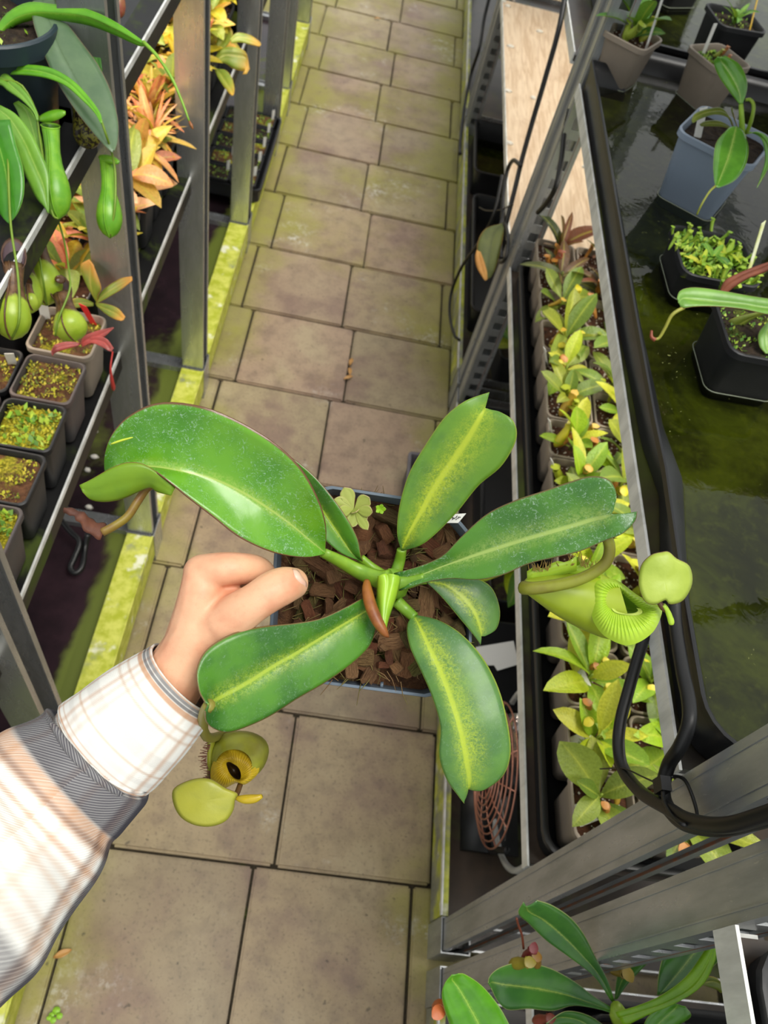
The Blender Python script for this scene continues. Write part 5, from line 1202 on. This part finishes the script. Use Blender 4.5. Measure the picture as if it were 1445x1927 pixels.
rows = [((742,1078),(745,1092),(752,1112)), ((788,1066),(790,1082),(800,1096)), ((832,1046),(836,1064),(846,1089)), ((868,1010),(880,1049),(896,1091)), ((915,968),(928,1034),(945,1082)), ((968,942),(980,1018),(995,1061)), ((1022,924),(1032,1003),(1048,1048)), ((1072,907),(1078,990),(1095,1036)), ((1112,896),(1114,979),(1140,1017)), ((1146,903),(1135,974),(1172,1004)), ((1160,934),(1146,970),(1194,982)), ((1153,958),(1150,968),(1199,963))]
H4 = D(rows, .53, .47, -.010, -.008, [(0,.536),(.2,.525),(.55,.495),(.85,.478),(1,.476)])
l4 = leaf_obj('leaf', H4, ML['c'], hp, 46, 8, .03, wav=.0007); l4['label'] = 'long leaf with a pale midrib that ends in a hanging pitcher'
petiole([pd(800,1086,.531), pd(770,1095,.536), pd(742,1098,.538)], .004, .0075, l4, PET)
rows = [((800,1093),(802,1094),(803,1096)), ((855,1089),(838,1101),(826,1118)), ((898,1090),(868,1122),(848,1143)), ((926,1108),(888,1146),(866,1165)), ((940,1148),(899,1170),(882,1184)), ((934,1182),(904,1190),(894,1199)), ((912,1197),(905,1197),(904,1213))]
l5 = leaf_obj('leaf', D(rows, .548, .552, .004, -.002), ML['d'], hp, 32, 6, .06)
petiole([pd(803,1094,.549), pd(780,1096,.552), pd(752,1106,.552)], .0025, .0035, l5, PET)
rows = [((776,1158),(779,1160),(783,1158)), ((766,1180),(790,1182),(825,1168)), ((772,1218),(808,1222),(868,1194)), ((795,1268),(830,1270),(908,1238)), ((815,1315),(849,1322),(938,1296)), ((829,1368),(865,1375),(955,1362)), ((826,1420),(876,1425),(960,1418)), ((840,1465),(882,1462),(946,1459)), ((862,1497),(882,1480),(912,1485)), ((873,1512),(880,1484),(890,1487))]
l6 = leaf_obj('leaf', D(rows, .545, .53, .004, .002, [(0,.550),(.25,.528),(.6,.516),(1,.535)]), ML['d'], hp, 44, 8, .07); l6['label'] = 'drooping leaf with yellow-green speckles around a lime midrib'
petiole([pd(780,1162,.550), pd(762,1146,.553), pd(745,1130,.552)], .0042, .0050, l6, PET, flat=.9)
rows = [((712,1130),(714,1133),(712,1140)), ((688,1124),(690,1148),(708,1170)), ((652,1142),(655,1168),(697,1212)), ((603,1164),(608,1196),(664,1247)), ((552,1173),(560,1226),(612,1284)), ((500,1178),(515,1252),(560,1314)), ((452,1187),(472,1280),(510,1346)), ((412,1205),(437,1300),(465,1367)), ((384,1228),(412,1313),(428,1378)), ((370,1262),(400,1320),(402,1371)), ((374,1298),(394,1323),(388,1358)), ((386,1322),(392,1325),(386,1338))]
l7 = leaf_obj('leaf', D(rows, .54, .46, -.010, .006, [(0,.536),(.2,.520),(.5,.490),(1,.452)]), ML['e'], hp, 44, 8, .06); l7['label'] = 'broad dark leaf reaching over the wrist and cuff'
petiole([pd(712,1134,.537), pd(722,1120,.542), pd(735,1105,.545)], .004, .006, l7, PET)
# crown: stem, unfurling leaf and brown rolled tip
g = MB(); g.tube([RC-axis*.02+rt*.012, pd(745,1105,.553), pd(742,1092,.545), pd(735,1085,.535)], [.008,.009,.0085,.006], 10); g.build('stem', PET, hp)
YL = m_simple('unfurling_leaf_skin', rgb(150,190,44), .35, 0, .05, 200, col2=rgb(128,172,40), vscale=30)
rows = [((712,1084),(728,1080),(750,1084)), ((711,1100),(731,1098),(752,1092)), ((710,1125),(727,1122),(745,1122)), ((711,1150),(724,1150),(734,1152)), ((715,1172),(722,1173),(727,1176)), ((722,1185),(724,1187),(726,1189))]
leaf_obj('unfurling_leaf', D(rows, .522, .512, .006, .006), YL, hp, 24, 6, .35, .0015)
c = crom([pd(690,1094,.527), pd(691,1112,.520), pd(697,1138,.515), pd(708,1165,.512), pd(720,1185,.511), pd(729,1199,.512)], 22)
g = MB(); g.tube(c, [(.0022+.0016*math.sin(math.pi*j/21), .0036*math.sin(math.pi*min(1, (j+2)/23))**.6+.0006) for j in range(22)], 10); g.build('brown_leaf_tip', m_simple('brown_young_tendril', rgb(150,92,36), .45, 0, .2, 150, col2=rgb(116,60,24), vscale=50), hp)
# butterwort rosette on the moss, with a second seedling and the plant's own tag
bc = pd(664,955,.548)
ROS = m_leaf('butterwort_leaf', rgb(186,196,104), None, rgb(164,178,84), rgb(196,176,128), None, 0, 0, .4, .1, .3)
bw = empty('butterwort_rosette', bc); tag(bw, 'small pale yellow-green butterwort rosette growing at the far edge of the held pot', 'plant')
for k, (x, y, w, L) in enumerate([(653,930,15,24), (686,943,15,24), (690,962,12,20), (683,972,11,20), (662,982,13,26), (646,962,12,18), (640,945,12,20), (668,962,9,12), (684,985,10,24)]):
    t = pd(x, y, .543-.001*(k % 3)); b_ = pd(666, 958, .5465); d = (t-b_); sd2 = d.cross(lens_dir(664,955)).normalized()*(w/FPX*.545*.92)
    tip = b_+d*1.45; md = b_+d*.8
    rw = [(b_, b_, b_), (b_.lerp(md,.5)-sd2*.5, b_.lerp(md,.5), b_.lerp(md,.5)+sd2*.5), (md-sd2, md, md+sd2), (b_+d*1.2-sd2*.85, b_+d*1.2, b_+d*1.2+sd2*.85), (tip, tip, tip)]
    leaf_obj('leaf', rw, ROS, bw, 10, 3, -.1, .0006)
for k in range(5):
    a = k*1.25; b_ = pd(716,958,.548); t = pd(716+11*math.cos(a), 958+10*math.sin(a), .545); d = t-b_; s2 = d.cross(lens_dir(700,950)).normalized()*.0016
    leaf_obj('seedling_leaf', [(b_,b_,b_), (b_+d*.6-s2, b_+d*.6, b_+d*.6+s2), (t, t, t)], YL, hp, 7, 2, .1, .0005)
g = MB()
tagp = [pd(846,968,.551), pd(877,966,.549), pd(862,984,.548), pd(838,984,.550)]
nn = (tagp[1]-tagp[0]).cross(tagp[3]-tagp[0]).normalized()*.0006; g.prism(tagp, nn); tg = g.build('plant_tag', MAT['white_tag'], hp, smooth=False)
tg['label'] = 'white tag with handwritten black marks'
g = MB(); sgn = -1 if nn.dot(CAM-tagp[0]) < 0 else 1
for k in range(9):
    a = tagp[3].lerp(tagp[2], .12+k*.085).lerp(tagp[0].lerp(tagp[1], .12+k*.085), .35+.1*(k % 3)) + (Vector() if sgn < 0 else nn) + (CAM-tagp[0]).normalized()*.0004
    b_ = a + (tagp[0]-tagp[3])*(.25 if k % 2 else .12) + (tagp[2]-tagp[3])*.04
    g.tube([a, b_], .00028, 4, True, False)
g.build('handwriting', MAT['ink'], tg)

# ------------------------------------------------------------------ the two big pitchers
def ribbed(name, c_in, c_out, nribs, mat, parent, h=.0012, arch=.006, normal=None):
    """peristome: ribs run from the inner mouth ring over a rolled lip to the outer ring"""
    n = len(c_in); g = MB(); rows = []; m = 9
    for j in range(m):
        t = j/(m-1); r = []
        for i in range(n):
            p = c_in[i].lerp(c_out[i], t) + normal*(arch*math.sin(math.pi*t)) 
            p = p + normal*(h*.5*math.cos(2*math.pi*i/6)*math.sin(math.pi*min(1, t*1.1+.08)))
            r.append(p)
        rows.append(r)
    g.grid(rows, None, True); return g.build(name, mat, parent)
def ell(c, a, b, n, f=None):
    out = []
    for i in range(n):
        t = 2*math.pi*i/n; k = f(t) if f else 1.0
        out.append(c + a*math.cos(t)*k + b*math.sin(t)*k)
    return out
def body(name, secs, mat, parent, n=28):
    """swept body: secs = (centre, axis a, axis b)"""
    m = 22; C = crom([s[0] for s in secs], m); A = crom([s[1] for s in secs], m); B = crom([s[2] for s in secs], m)
    g = MB(); R = [[C[j]+A[j]*math.cos(2*math.pi*i/n)+B[j]*math.sin(2*math.pi*i/n) for i in range(n)] for j in range(m)]
    b = g.grid(R, lambda i, j: (i/n, j/(m-1)), True); g.fan([b+i for i in range(n)], C[0], True); return g.build(name, mat, parent)
PB = m_simple('pitcher_body_skin', rgb(158,178,38), .36, 0, .08, 60, col2=rgb(132,150,34), vscale=18)
PP = m_simple('pitcher_lip_skin', rgb(178,212,62), .3, 0, .03, 60, col2=rgb(164,200,56), vscale=20)
PL = m_simple('pitcher_lid_skin', rgb(176,196,80), .42, 0, .25, 160, col2=rgb(156,178,62), vscale=30)
PF = m_simple('pitcher_fringe_skin', rgb(150,120,50), .5)
def V3(px, py, d): return pd(px, py, d)
# --- right pitcher
tn = crom([pd(1138,1000,.484), pd(1147,1030,.488), pd(1140,1058,.492), pd(1112,1080,.496), pd(1075,1095,.499), pd(1030,1104,.503), pd(1000,1107,.506), pd(984,1106,.512)], 34)
g = MB(); g.tube(tn, [lerp(.0034, .0046, j/33) for j in range(34)], 10); p1 = g.build('tendril', m_simple('green_tendril_skin', rgb(134,140,42), .42, 0, .1, 120, col2=rgb(112,108,36), vscale=40), hp)
xr = (pd(1100,1100,.52)-pd(1000,1100,.52))/100; yd = (pd(1000,1200,.52)-pd(1000,1100,.52))/100; zf = lens_dir(1100,1120).normalized()
mm = .001
secs = [(V3(982,1104,.518), yd*6, zf*5*mm), (V3(1000,1103,.524), yd*22, zf*11*mm), (V3(1045,1112,.530), yd*46, zf*18*mm), (V3(1095,1128,.532), yd*58, zf*22*mm), (V3(1140,1142,.527), yd*62+xr*6, zf*20*mm), (V3(1178,1152,.518), yd*52+xr*14, zf*14*mm)]
pb1 = body('pitcher_body', secs, PB, p1); pb1['label'] = 'hanging lime green pitcher with ribbed lip and heart-shaped lid'
pc = V3(1186,1150,.505)
inner = [V3(x, y, d) for x, y, d in ((1148,1130,.512),(1152,1113,.513),(1164,1111,.515),(1180,1125,.517),(1200,1142,.515),(1208,1152,.512),(1196,1158,.506),(1172,1157,.503),(1156,1152,.505),(1149,1142,.509))]
outer = [V3(x, y, d) for x, y, d in ((1111,1140,.514),(1117,1096,.516),(1156,1090,.522),(1200,1120,.524),(1230,1135,.518),(1246,1148,.510),(1228,1190,.500),(1185,1214,.498),(1142,1200,.502),(1118,1172,.509))]
def loop(P, n):
    P = P+P[:1]; m = len(P)-1; out = []
    for k in range(n):
        t = k/n*m; i = int(t); u = t-i; a, b, c, d = P[i-1 if i else m-1], P[i], P[i+1], P[(i+2) % m if i+2 > m else i+2]
        out.append(0.5*((2*b)+(c-a)*u+(2*a-5*b+4*c-d)*u*u+(3*b-a-3*c+d)*u**3))
    return out
NR = 288
ribbed('peristome', loop(inner, NR), loop(outer, NR), 72, PP, pb1, .0019, .007, -zf)
tl_ = loop(inner, 120); g = MB()
for k in range(52, 112):
    p = tl_[k]; q_ = sum(inner, Vector())/len(inner); g.tube([p-zf*.0005, p.lerp(q_, .22)-zf*.0008], [.0005,.0001], 4, False, False)
o = g.build('peristome_teeth', m_simple('pale_teeth', rgb(200,220,104), .4), pb1); o['kind'] = 'stuff'
thr = loop(inner, 40); g = MB(); cc = sum(thr, Vector())/40
g.grid([thr, [cc.lerp(p, .8)+zf*.010-xr*8 for p in thr], [cc.lerp(p, .5)+zf*.018-xr*20 for p in thr]], None, True); g.fan([80+i for i in range(40)], cc+zf*.02-xr*22); g.build('throat', m_simple('lime_throat', rgb(132,170,52), .35), pb1)
lidp = [(1246,1040),(1225,1046),(1207,1066),(1203,1100),(1214,1130),(1232,1136),(1252,1128),(1262,1136),(1285,1128),(1301,1098),(1296,1066),(1272,1052),(1258,1040)]
lo = loop([V3(x, y, .492+.003*abs((x-1252)/50)**2) for x, y in lidp], 52); lc = V3(1250,1092,.4915)
g = MB(); g.grid([lo, [lc.lerp(p, .85) - zf*.001 for p in lo], [lc.lerp(p, .5)-zf*.0005 for p in lo], [lc.lerp(p, .2) for p in lo]], None, True); g.fan([156+i for i in range(52)], lc+zf*.001)
ld = g.build('lid', PL, pb1); md = ld.modifiers.new('t', 'SOLIDIFY'); md.thickness = .0012; md.offset = 0
g = MB(); g.tube(lo+lo[:1], .0006, 5, False, False); g.build('lid_margin', m_simple('purple_brown_margin', rgb(120,96,52), .5), ld)
g = MB(); g.tube(crom([V3(1248,1138,.496), V3(1256,1150,.497), V3(1262,1166,.498), V3(1264,1176,.498)], 10), [.0014,.0016,.0016,.0016,.0018,.0018,.002,.002,.0018,.0012], 8); g.build('spur', PP, pb1)
g = MB(); g.tube(crom([V3(1236,1128,.497), V3(1246,1142,.497), V3(1253,1152,.498)], 8), [.001,.0014,.0018,.002,.002,.0016,.0012,.0008], 6); g.build('lid_neck', m_simple('dark_lid_neck', rgb(88,56,30), .5), pb1)
# fringed wings along the front
rnd = random.Random(8)
g = MB()
for (a, b, dd) in (((992,1088),(1085,1062),.512), ((1060,1072),(1130,1078),.514), ((1085,1062),(1120,1072),.514)):
    A_, B_ = V3(a[0], a[1], dd+.004), V3(b[0], b[1], dd)
    n = 9; base = [A_.lerp(B_, k/(n-1)) for k in range(n)]
    topr = [p - yd*(12+4*math.sin(k*1.7)) - zf*.002 for k, p in enumerate(base)]; low = [p+yd*12+zf*.004 for p in base]
    g.grid([low, base, topr])
wg = g.build('wing', PP, pb1); md = wg.modifiers.new('t', 'SOLIDIFY'); md.thickness = .0008
g = MB()
for k in range(46):
    t = rnd.random(); x, y = ((lerp(985, 1095, t), 1078-22*t) if rnd.random() < .6 else (lerp(1070, 1135, t), 1058+10*t)); p = V3(x, y+rnd.uniform(-4,6), .512)
    d = (-yd*rnd.uniform(8, 20)+xr*rnd.uniform(-9, 9))
    g.tube([p, p+d*.6, p+d+xr*rnd.uniform(-2,2)], [.00035,.0003,.00015], 4, False, False)
o = g.build('fringe', PF, wg); o['kind'] = 'stuff'
# --- left pitcher, hanging below the cuff
DP = .60
def W3(px, py, d=0.0): return pd(px, py, DP+d)
xr2 = (W3(500,1400)-W3(400,1400))/100; yd2 = (W3(400,1500)-W3(400,1400))/100; zf2 = lens_dir(440,1440).normalized()
LB = m_simple('olive_pitcher_skin', rgb(138,142,40), .4, 0, .1, 60, col2=rgb(108,104,38), vscale=22)
LP = m_simple('golden_lip_skin', rgb(188,164,36), .28, 0, .03, 60, col2=rgb(160,132,28), vscale=22)
LL = m_simple('pale_lid_skin', rgb(164,164,58), .4, 0, .3, 180, col2=rgb(142,146,52), vscale=24)
tn = crom([pd(394,1326,.456), pd(384,1345,.475), pd(382,1372,.52), pd(392,1388,.575), pd(412,1385,.625), pd(430,1376,.640)], 26)
g = MB(); g.tube(tn, .0036, 9); p2 = g.build('tendril', m_simple('olive_tendril_skin', rgb(128,122,48), .45), hp)
secs = [(W3(432,1376,.040), xr2*10, zf2*9*mm), (W3(446,1392,.045), xr2*42, zf2*16*mm+yd2*14), (W3(452,1408,.034), xr2*56, zf2*10*mm+yd2*34), (W3(450,1424,.018), xr2*54, zf2*6*mm+yd2*44), (W3(444,1436,.006), xr2*44, yd2*38), (W3(440,1440,.000), xr2*34, yd2*30)]
pb2 = body('pitcher_body', secs, LB, p2); pb2['label'] = 'olive green pitcher with a golden ribbed mouth hanging below the cuff'
inner = [W3(x, y, .001) for x, y in ((426,1436),(428,1446),(434,1458),(444,1466),(452,1466),(453,1455),(448,1444),(440,1438),(432,1434))]
outer = [W3(x, y, z) for x, y, z in ((398,1442,.004),(398,1470,.004),(418,1484,.006),(444,1474,.004),(462,1476,.004),(486,1454,.006),(484,1426,.010),(464,1410,.012),(430,1398,.012),(420,1410,.010),(410,1420,.006))]
ribbed('peristome', loop(inner, NR), loop(outer, NR), 72, LP, pb2, .0030, .006, -zf2)
thr = loop(inner, 40); g = MB(); cc = sum(thr, Vector())/40
g.grid([thr, [cc.lerp(p, .85)+zf2*.012 for p in thr], [cc.lerp(p, .6)+zf2*.03 for p in thr]], None, True); g.fan([80+i for i in range(40)], cc+zf2*.034); g.build('throat', m_simple('dark_throat', rgb(70,50,18), .4), pb2)
lidp = [(446,1494),(424,1484),(398,1468),(372,1466),(345,1474),(326,1488),(328,1514),(342,1538),(368,1552),(398,1554),(424,1544),(438,1524),(441,1506)]
lo = loop([W3(x, y, -.012+.000006*((x-385)**2)*.2) for x, y in lidp], 52); lc = W3(386,1506,-.0135)
g = MB(); g.grid([lo, [lc.lerp(p, .85)-zf2*.0012 for p in lo], [lc.lerp(p, .5)-zf2*.0006 for p in lo], [lc.lerp(p, .2) for p in lo]], None, True); g.fan([156+i for i in range(52)], lc+zf2*.001)
ld = g.build('lid', LL, pb2); md = ld.modifiers.new('t', 'SOLIDIFY'); md.thickness = .0012; md.offset = 0
g = MB(); g.tube(lo+lo[:1], .0006, 5, False, False); g.build('lid_margin', m_simple('olive_brown_margin', rgb(128,112,52), .5), ld)
g = MB(); g.tube(crom([W3(444,1502,-.006), W3(458,1504,-.008), W3(478,1503,-.009), W3(493,1498,-.010)], 12), [(.0016+.003*math.sin(math.pi*j/11), .0014+.002*math.sin(math.pi*j/11)) for j in range(12)], 9); g.build('lid_keel', LP, pb2)
g = MB(); g.tube(crom([W3(452,1476,.004), W3(446,1492,-.003), W3(440,1500,-.008)], 8), .0022, 7); g.build('lid_neck', m_simple('brown_lid_neck', rgb(86,60,28), .5), pb2)
g = MB(); rnd = random.Random(4)
for k in range(44):
    y = rnd.uniform(1392, 1466); p = W3(392+4*math.sin(y*.1), y, .012)
    g.tube([p, p-xr2*rnd.uniform(8,17)+yd2*rnd.uniform(-4,6)], [.0004,.00018], 4, False, False)
o = g.build('fringe', m_simple('brown_fringe', rgb(98,58,40), .6), pb2); o['kind'] = 'stuff'
g = MB(); base = [W3(396, 1390+k*10, .014) for k in range(9)]; g.grid([[p-xr2*6 for p in base], base, [p+xr2*14+zf2*.01 for p in base]]); o = g.build('wing', LB, pb2); md = o.modifiers.new('t', 'SOLIDIFY'); md.thickness = .001
# ------------------------------------------------------------------ the person: hand, cuff and sleeve
def limb(g, pts, n=14):
    """closed tapered limb through (px, py, depth, radius)"""
    P = [pd(a, b, c) for a, b, c, r in pts]; R = [p[3] for p in pts]
    m = max(6, 5*(len(pts)-1)+1); C = crom(P, m); rr = [v.x for v in crom([Vector((r, 0, 0)) for r in R], m)]
    t0 = (C[0]-C[1]).normalized(); t1 = (C[-1]-C[-2]).normalized()
    C2, R2 = [], []
    for k in (1, .92, .7, .4): C2.append(C[0]+t0*rr[0]*k); R2.append(rr[0]*math.sqrt(max(.0, 1-k*k))+1e-5)
    C2 += C; R2 += rr
    for k in (.4, .7, .92, 1): C2.append(C[-1]+t1*rr[-1]*k); R2.append(rr[-1]*math.sqrt(max(.0, 1-k*k))+1e-5)
    g.tube(C2, R2, n, True, False)
person = empty('person', pd(345, 1262, .51)); tag(person, 'left forearm in a plaid flannel shirt, hand gripping the rim of the held pot', 'person')
g = MB()
# forearm and wrist (broad across the depth)
for dd, r in ((-.009, .019), (.0, .0205), (.011, .0195)):
    limb(g, [(180,1425,.492+dd,.030), (250,1365,.502+dd,.027), (308,1302,.506+dd,r+.002), (345,1248,.506+dd,r), (372,1195,.505+dd,.018)])
# back of the hand: metacarpals from index (near) to little finger (far)
limb(g, [(347,1236,.503,.0165), (370,1165,.497,.0158), (378,1118,.494,.0142), (378,1078,.494,.0112)])
limb(g, [(352,1236,.515,.0165), (374,1165,.513,.0158), (380,1120,.512,.0138), (376,1090,.513,.0115)])
limb(g, [(357,1238,.527,.0160), (378,1172,.530,.0150), (380,1135,.531,.0130), (374,1112,.531,.0110)])
limb(g, [(362,1240,.536,.0150), (382,1182,.542,.0140), (382,1152,.545,.0120), (372,1138,.546,.0100)])
# index finger along the top, then down over the pot wall
limb(g, [(379,1077,.495,.0117), (418,1071,.492,.0109), (452,1070,.496,.0103), (480,1072,.507,.0098), (494,1080,.527,.0092), (497,1090,.549,.0085), (499,1098,.565,.0078)])
limb(g, [(377,1092,.514,.0118), (425,1090,.519,.0108), (465,1094,.533,.0100), (487,1104,.556,.0092), (494,1112,.582,.0082)])
limb(g, [(375,1113,.532,.0112), (422,1115,.542,.0102), (462,1120,.560,.0096), (486,1128,.586,.0086)])
limb(g, [(373,1138,.547,.0102), (415,1145,.560,.0092), (450,1150,.576,.0086), (476,1154,.594,.0076)])
# thenar web and thumb over the rim
limb(g, [(372,1215,.500,.0175), (408,1180,.494,.0165), (440,1158,.489,.0142)])
limb(g, [(392,1150,.500,.0150), (420,1136,.499,.0125), (437,1128,.500,.0095)])
limb(g, [(400,1190,.510,.0180), (428,1172,.506,.0150), (446,1156,.500,.0110)])
limb(g, [(425,1172,.489,.0148), (455,1150,.484,.0134), (482,1132,.482,.0122), (512,1112,.484,.0125), (534,1102,.489,.0121), (550,1098,.496,.0106)])
hand = g.build('hand', MAT['skin'], person)
md = hand.modifiers.new('weld', 'REMESH'); md.mode = 'VOXEL'; md.voxel_size = .0013; md.use_smooth_shade = True
md = hand.modifiers.new('soft', 'SMOOTH'); md.factor = .6; md.iterations = 9
hand['label'] = 'bare hand with the thumb over the pot rim'
# thumb nail seen from the side
def nailp(a, b): return pd(a, b, .4915)
NP = [[(550,1070,.4872), (558,1071,.4880), (567,1079,.4930)], [(553,1079,.4830), (564,1083,.4848), (575,1092,.4920)], [(555,1088,.4822), (567,1093,.4842), (578,1102,.4925)], [(555,1098,.4842), (565,1105,.4870), (574,1113,.4945)]]
g = MB(); R_ = [crom([pd(*c) for c in r], 7) for r in NP]; cols = list(zip(*R_)); R2 = [crom(list(c), 8) for c in cols]
g.grid(R2); nl = g.build('thumb_nail', MAT['nail'], hand); md = nl.modifiers.new('t', 'SOLIDIFY'); md.thickness = .0006
def sleeve(name, secs, mat, nv, seed, folds, inner=None, depth_k=1.12, nu=72):
    """tube of cloth: secs = (px, py, depth, radius); u = 0 faces the lens"""
    P = [pd(a, b, c) for a, b, c, r in secs]; C = crom(P, nv); RR = [v.x for v in crom([Vector((s[3], 0, 0)) for s in secs], nv)]
    g = MB(); rows = []
    for j in range(nv):
        t = (C[min(j+1, nv-1)]-C[max(j-1, 0)]).normalized(); a = CAM-C[j]; a = (a-t*a.dot(t)).normalized(); b = t.cross(a); r = []
        for i in range(nu):
            th = 2*math.pi*i/nu; v = j/(nv-1)
            w = folds(th, v)
            n = mnoise.noise(Vector((math.cos(th)*1.3+seed, math.sin(th)*1.3, v*3.5)))*.03
            k = RR[j]*(1+w+n)
            r.append(C[j]+a*math.cos(th)*k*depth_k+b*math.sin(th)*k)
        rows.append(r)
    g.grid(rows, lambda i, j: (i/nu, j/(nv-1)), True)
    o = g.build(name, mat, person); md = o.modifiers.new('t', 'SOLIDIFY'); md.thickness = .0016; md.offset = -1
    return o
NAVY, ORN, TAN, GREY, WHT = rgb(38,36,54), rgb(188,128,74), rgb(206,182,162), rgb(204,201,196), rgb(238,236,230)
cuff_bands = [(GREY, [(.0,.05,.5), (.93,1.0,.5)], [(.50,.60,.45), (.74,.80,.35)]),
              (TAN, [(.08,.088,.8), (.11,.118,.8), (.90,.908,.8), (.84,.85,.8)], [(.30,.315,.9), (.36,.375,.8), (.66,.68,.8), (.88,.9,.8)]),
              (ORN, [(.205,.212,1), (.79,.80,1), (.85,.856,.9), (.14,.146,.9)], [(.015,.03,.9), (.15,.22,.8), (.955,.975,.8)]),
              (NAVY, [(.60,.70,.75), (.26,.36,.7)], [(.03,.075,.75), (.085,.14,.8)])]
arm_bands = [(GREY, [(.04,.10,.4), (.90,.95,.4)], [(.50,.56,.5), (.66,.70,.35)]),
             (TAN, [(.12,.13,.8), (.0,.01,.8), (.95,.96,.8)], [(.50,.51,.9), (.535,.545,.9), (.60,.61,.8), (.63,.64,.8)]),
             (ORN, [(.19,.21,.5), (.84,.87,.5)], [(.37,.43,.7), (.465,.475,.9), (.72,.74,.7), (.11,.125,.9)]),
             (NAVY, [(.24,.33,.9), (.68,.82,.92), (.86,.87,.6)], [(.13,.165,.8), (.17,.37,.90), (.41,.42,.7), (.66,.72,.6)])]
cf = sleeve('shirt_cuff', [(348,1276,.507,.0305), (322,1300,.506,.0325), (265,1350,.503,.0375), (222,1389,.500,.0395), (196,1413,.498,.0400)], m_plaid('plaid_cuff_cloth', cuff_bands), 40, 1.0, lambda th, v: .012*math.sin(th*3+v*2)+.02*math.sin(th-1)*v)
def fold(th, v):
    e = 0.0
    for v0, amp, sk, wd in ((.06,.05,.02,.035), (.16,-.05,.05,.03), (.23,.05,-.05,.035), (.33,-.035,.06,.03), (.43,.045,.05,.045), (.58,-.04,-.06,.04), (.70,.04,.05,.05)):
        e += 1.6*amp*math.exp(-((v-v0-sk*math.sin(th+v0*9))/wd)**2)*(.55+.45*math.sin(th*1.0+v0*31))
    return e
sl = sleeve('shirt_sleeve', [(212,1398,.499,.0360), (196,1414,.498,.0385), (178,1432,.496,.0425), (122,1480,.488,.0470), (45,1553,.474,.0560), (-45,1628,.456,.0640), (-180,1740,.430,.0700), (-380,1900,.390,.0740), (-560,2050,.36,.076)], m_plaid('plaid_sleeve_cloth', arm_bands), 110, 4.0, fold)
# top-stitched hem along both cuff edges
# leaves and pitchers collected above
for (name, rows, mat, parent, d0, d1, bul, nv, nh, thick, dl, dr, prof, wav) in late:
    leaf_obj(name, D(rows, d0, d1, dl, dr, prof), mat, parent, nv, nh, bul, thick, wav)
for a in late2:
    a = list(a); a[6] = MAT[a[6]]; hang(*a)
